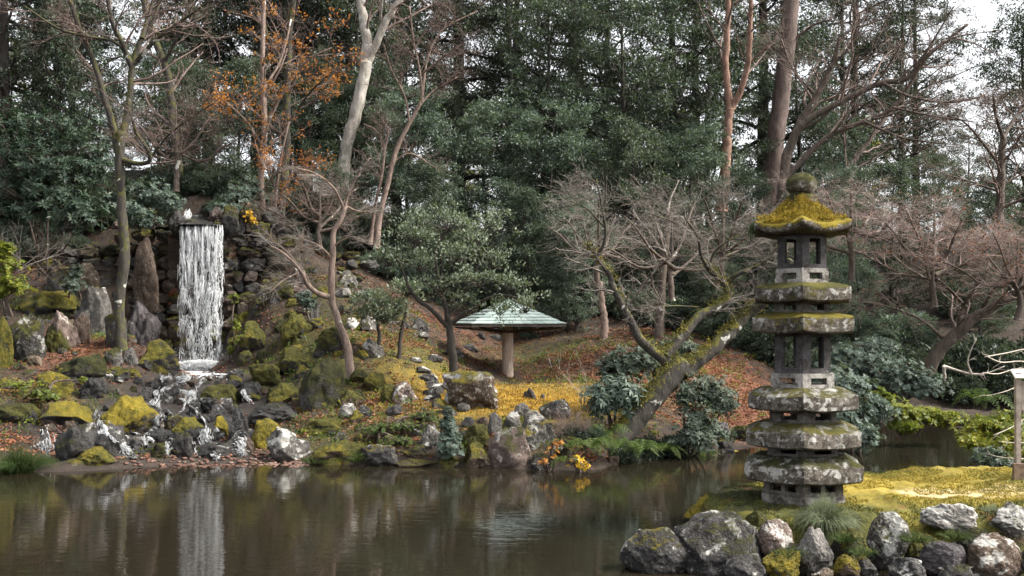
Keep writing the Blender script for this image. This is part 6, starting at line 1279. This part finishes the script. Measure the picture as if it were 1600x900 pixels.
# bare twig shrubs
def twig_shrub(name, label, base, n_, L, mat, seed, levels=(5, 4), lean=(0, 0), rad=.006):
    b = at(*base); t = thing(name, b, label, 'shrub'); r = np.random.default_rng(seed); a = r.uniform(0, 6.28, n_); d = nrm(np.stack([np.cos(a) * .6 + lean[0], np.sin(a) * .5 + lean[1], r.uniform(.5, 1.2, n_)], -1)); P = np.zeros((n_, 6, 3)); P[:, 0] = r.normal(size=(n_, 3)) * .06 * np.array([1, 1, 0]) - np.array([0, 0, .1]); l = L * r.uniform(.6, 1.1, n_)
    for k in range(1, 6): d = nrm(d + r.normal(size=d.shape) * .16); P[:, k] = P[:, k - 1] + d * (l / 5)[:, None]
    R0 = np.linspace(1, .4, 6)[None] * r.uniform(.7, 1.2, (n_, 1)) * rad; g = Geo(); tubes(g, P, R0, 4); g.build('stems', M[mat], t)
    P1, R1 = spawn(r, P, R0, levels[0], .2, 1, (L * .2, L * .45), (25, 60), .05, .16, 5, .6, .0025); P2, R2 = spawn(r, P1, R1, levels[1], .2, 1, (L * .1, L * .25), (25, 60), .05, .16, 4, .7, .002)
    g = Geo(); tubes(g, P1, R1, 3); tubes(g, P2, R2, 3); tag(g.build('twigs', M[mat], t), kind='stuff'); return t
twig_shrub('bare_shrub', 'dense brown twiggy shrub on the shore bank beside the lichen boulder', (888, 690, 19.4), 60, .75, 'twig_red', 21)
twig_shrub('bare_shrub', 'thin pale wiry shoots on the lawn behind the rhododendron', (925, 625, 23), 12, 1.5, 'twig_pale', 22, (3, 2), rad=.004)
twig_shrub('bare_shrub', 'pale bare shrub in shade at the far left', (30, 420, 26), 9, 1.7, 'twig_grey', 23, lean=(.5, 0), rad=.014)
twig_shrub('bare_shrub', 'low pinkish bare shrub behind the yellowing variegated shrub', (70, 395, 28), 14, 1.3, 'twig_red', 24, lean=(.4, 0), rad=.008)
# pale crooked branches at right edge
bare_tree('bare_shrub', 'bare branch with pale crooked twigs reaching in from the right edge', (1640, 640, 15), [
    (DD(15, 14.6, (1660, 700), (1655, 620), (1650, 560)), 8, 5, False), (DD(14.6, 14.2, (1650, 560), (1610, 546), (1570, 552), (1538, 558)), 4, 1.5, True), (DD(14.6, 14, (1652, 580), (1600, 565), (1565, 566), (1540, 556)), 3.5, 1.5, True), (DD(14.6, 14, (1652, 600), (1600, 576), (1560, 584), (1536, 582)), 3.5, 1.5, True),
    (DD(14.6, 14, (1655, 620), (1610, 600), (1570, 612), (1545, 618)), 3, 1.2, True), (DD(14.6, 14.2, (1655, 650), (1620, 645), (1580, 668), (1552, 680)), 3, 1.2, True), (DD(14.6, 14.2, (1655, 680), (1620, 690), (1590, 692), (1560, 690)), 3, 1.2, True), (DD(14.6, 14.2, (1655, 700), (1620, 715), (1580, 716), (1552, 712)), 3, 1.2, True)],
    M['twig_pale'], M['twig_pale'], 31, L1=(.15, .4), n=(3, 2, 0), L2=(.1, .2), cat='shrub')
bare_tree('bare_branch', 'crooked bare branch over the far bank behind the yellow green shrubs', (1476, 585, 24), [(DD(24, 23.6, (1474, 572), (1500, 580), (1520, 585), (1545, 582), (1570, 572)), 6, 2, True), (DD(23.8, 23.4, (1518, 584), (1512, 565), (1518, 545), (1526, 530)), 3.5, 1.5, True), (DD(23.8, 23.6, (1476, 590), (1474, 572)), 6, 6, False)], M['twig_pale'], M['twig_pale'], 32, L1=(.2, .5), n=(4, 3, 0), L2=(.1, .25), cat='branch')

# ------------------------------------------------------------------ small ground cover on the banks
r = np.random.default_rng(123); n = 3200; px = r.uniform(-20, 1200, n); d = r.uniform(18.9, 31, n); X = (px - 800) / FPX * d; Z = height(X, d); P = np.stack([X, d, Z], -1)
k = (Z > .12) & (fbm(P * 1.1, 61, 3) > -.05) & (gauss(P, 800, 630, 23.4, 2.6, 2.6) < .35) & (gauss(P, 300, 650, 22.5, 2.0, 3.0) < .35) & (gauss(P, 310, 590, 27.8, 1.6, 2.6) < .3); P = P[k]; h_ = len(P) // 2
for nm, lb, mt, Pk, lf in [('ground_cover', 'low green leafy plants scattered over the banks', 'fern', P[:h_], (.07, .035)), ('ground_cover', 'low yellowing leafy plants scattered over the banks', 'yellowgreen', P[h_:], (.06, .035))]:
    g = Geo(); clump_leaves(g, r, Pk + np.array([0, 0, .05]), 12, r.uniform(.06, .2, len(Pk)), lf[0], lf[1], .5, None, .6, .6); tag(g.build(nm, M[mt]), lb, 'plants', kind='stuff')

n = 60000; px = r.uniform(-20, 1240, n); d = r.uniform(18.8, 33, n); X = (px - 800) / FPX * d; Z = height(X, d); P = np.stack([X, d, Z], -1); k = (Z > .1) & (fbm(P * 1.6, 71, 3) > -.1) & (gauss(P, 300, 650, 22.5, 2.0, 3.0) < .4) & (gauss(P, 310, 590, 27.8, 1.6, 2.6) < .3); P = P[k]
g = Geo(); fuzz(g, r, P, np.tile([0, -.1, .8], (len(P), 1)), .085, .012); tag(g.build('bank_grass', fuzz_material('bank_grass', [(0.36, (0.030, 0.032, 0.010)), (0.5, (0.085, 0.072, 0.018)), (0.66, (0.22, 0.15, 0.06))]), smooth=False), 'thin short grass and moss blades over the banks', 'grass', kind='stuff')

# ------------------------------------------------------------------ fallen leaves
r = np.random.default_rng(99); n = 115000
px = r.uniform(-20, 1240, n); d = r.uniform(18.6, 36, n); X = (px - 800) / FPX * d; Z = height(X, d); P = np.stack([X, d, 0 * X], -1)
dn = fbm(P * .7, 5, 3) * .5 + fbm(P * 2.5, 8, 2) * .35 + .15
dn += .5 * gauss(P, 130, 550, 25.3, 1.6, 1.0) + .55 * gauss(P, 1150, 610, 25.5, 1.8, 3) + .15 * gauss(P, 930, 560, 28, 3.5, 4) + .1 * gauss(P, 740, 530, 31, 3, 3) + .4 * gauss(P, 600, 640, 21.8, 2.2, 1.2) + .3 * gauss(P, 560, 530, 26.5, 2, 2) - 1.2 * gauss(P, 800, 630, 23.4, 2.4, 2.4) - .8 * gauss(P, 300, 660, 22.5, 1.8, 2.6) - .5 * gauss(P, 740, 585, 27.5, 1.5, .7)  # last term thins the leaves over the shelter's painted shadow
k = (Z > 0.08) & (r.random(n) * 1.0 - .1 < dn); P = np.stack([X, d, Z + .012], -1)[k]; m = len(P); A = r.normal(size=(m, 3)) * np.array([1, 1, .25]); A = nrm(A); S = nrm(np.cross(nrm(r.normal(size=(m, 3)) * .35 + np.array([0, -.1, 1])), A))
g = Geo(); leaf_geo(g, P + np.array([0, 0, .01]), A, S, r.uniform(.05, .095, m), r.uniform(.035, .065, m), r, .25)
tag(g.build('fallen_leaves', M['litter']), 'rust red and tan fallen leaves strewn over the banks', 'leaves', kind='stuff')
# moss fuzz on the golden lawn
n = 50000; px = r.uniform(640, 985, n); d = r.uniform(20.3, 27, n); X = (px - 800) / FPX * d; Z = height(X, d); P = np.stack([X, d, Z], -1); k = (gauss(P, 800, 630, 23.4, 2.5, 2.5) > r.uniform(.25, .8, n)) & (Z > .1); g = Geo(); fuzz(g, r, P[k], np.tile([0, -.1, 1.], (k.sum(), 1)), .035, .025)
tag(g.build('moss_lawn', fuzz_material('lawn_moss', [(0.36, (0.12, 0.085, 0.012)), (0.5, (0.30, 0.18, 0.02)), (0.66, (0.46, 0.28, 0.03))]), smooth=False), 'golden moss lawn on the far bank before the shelter', 'moss', kind='stuff')
print('TRIS', sum(len(m_.loops) - 2 * len(m_.polygons) for m_ in bpy.data.meshes))
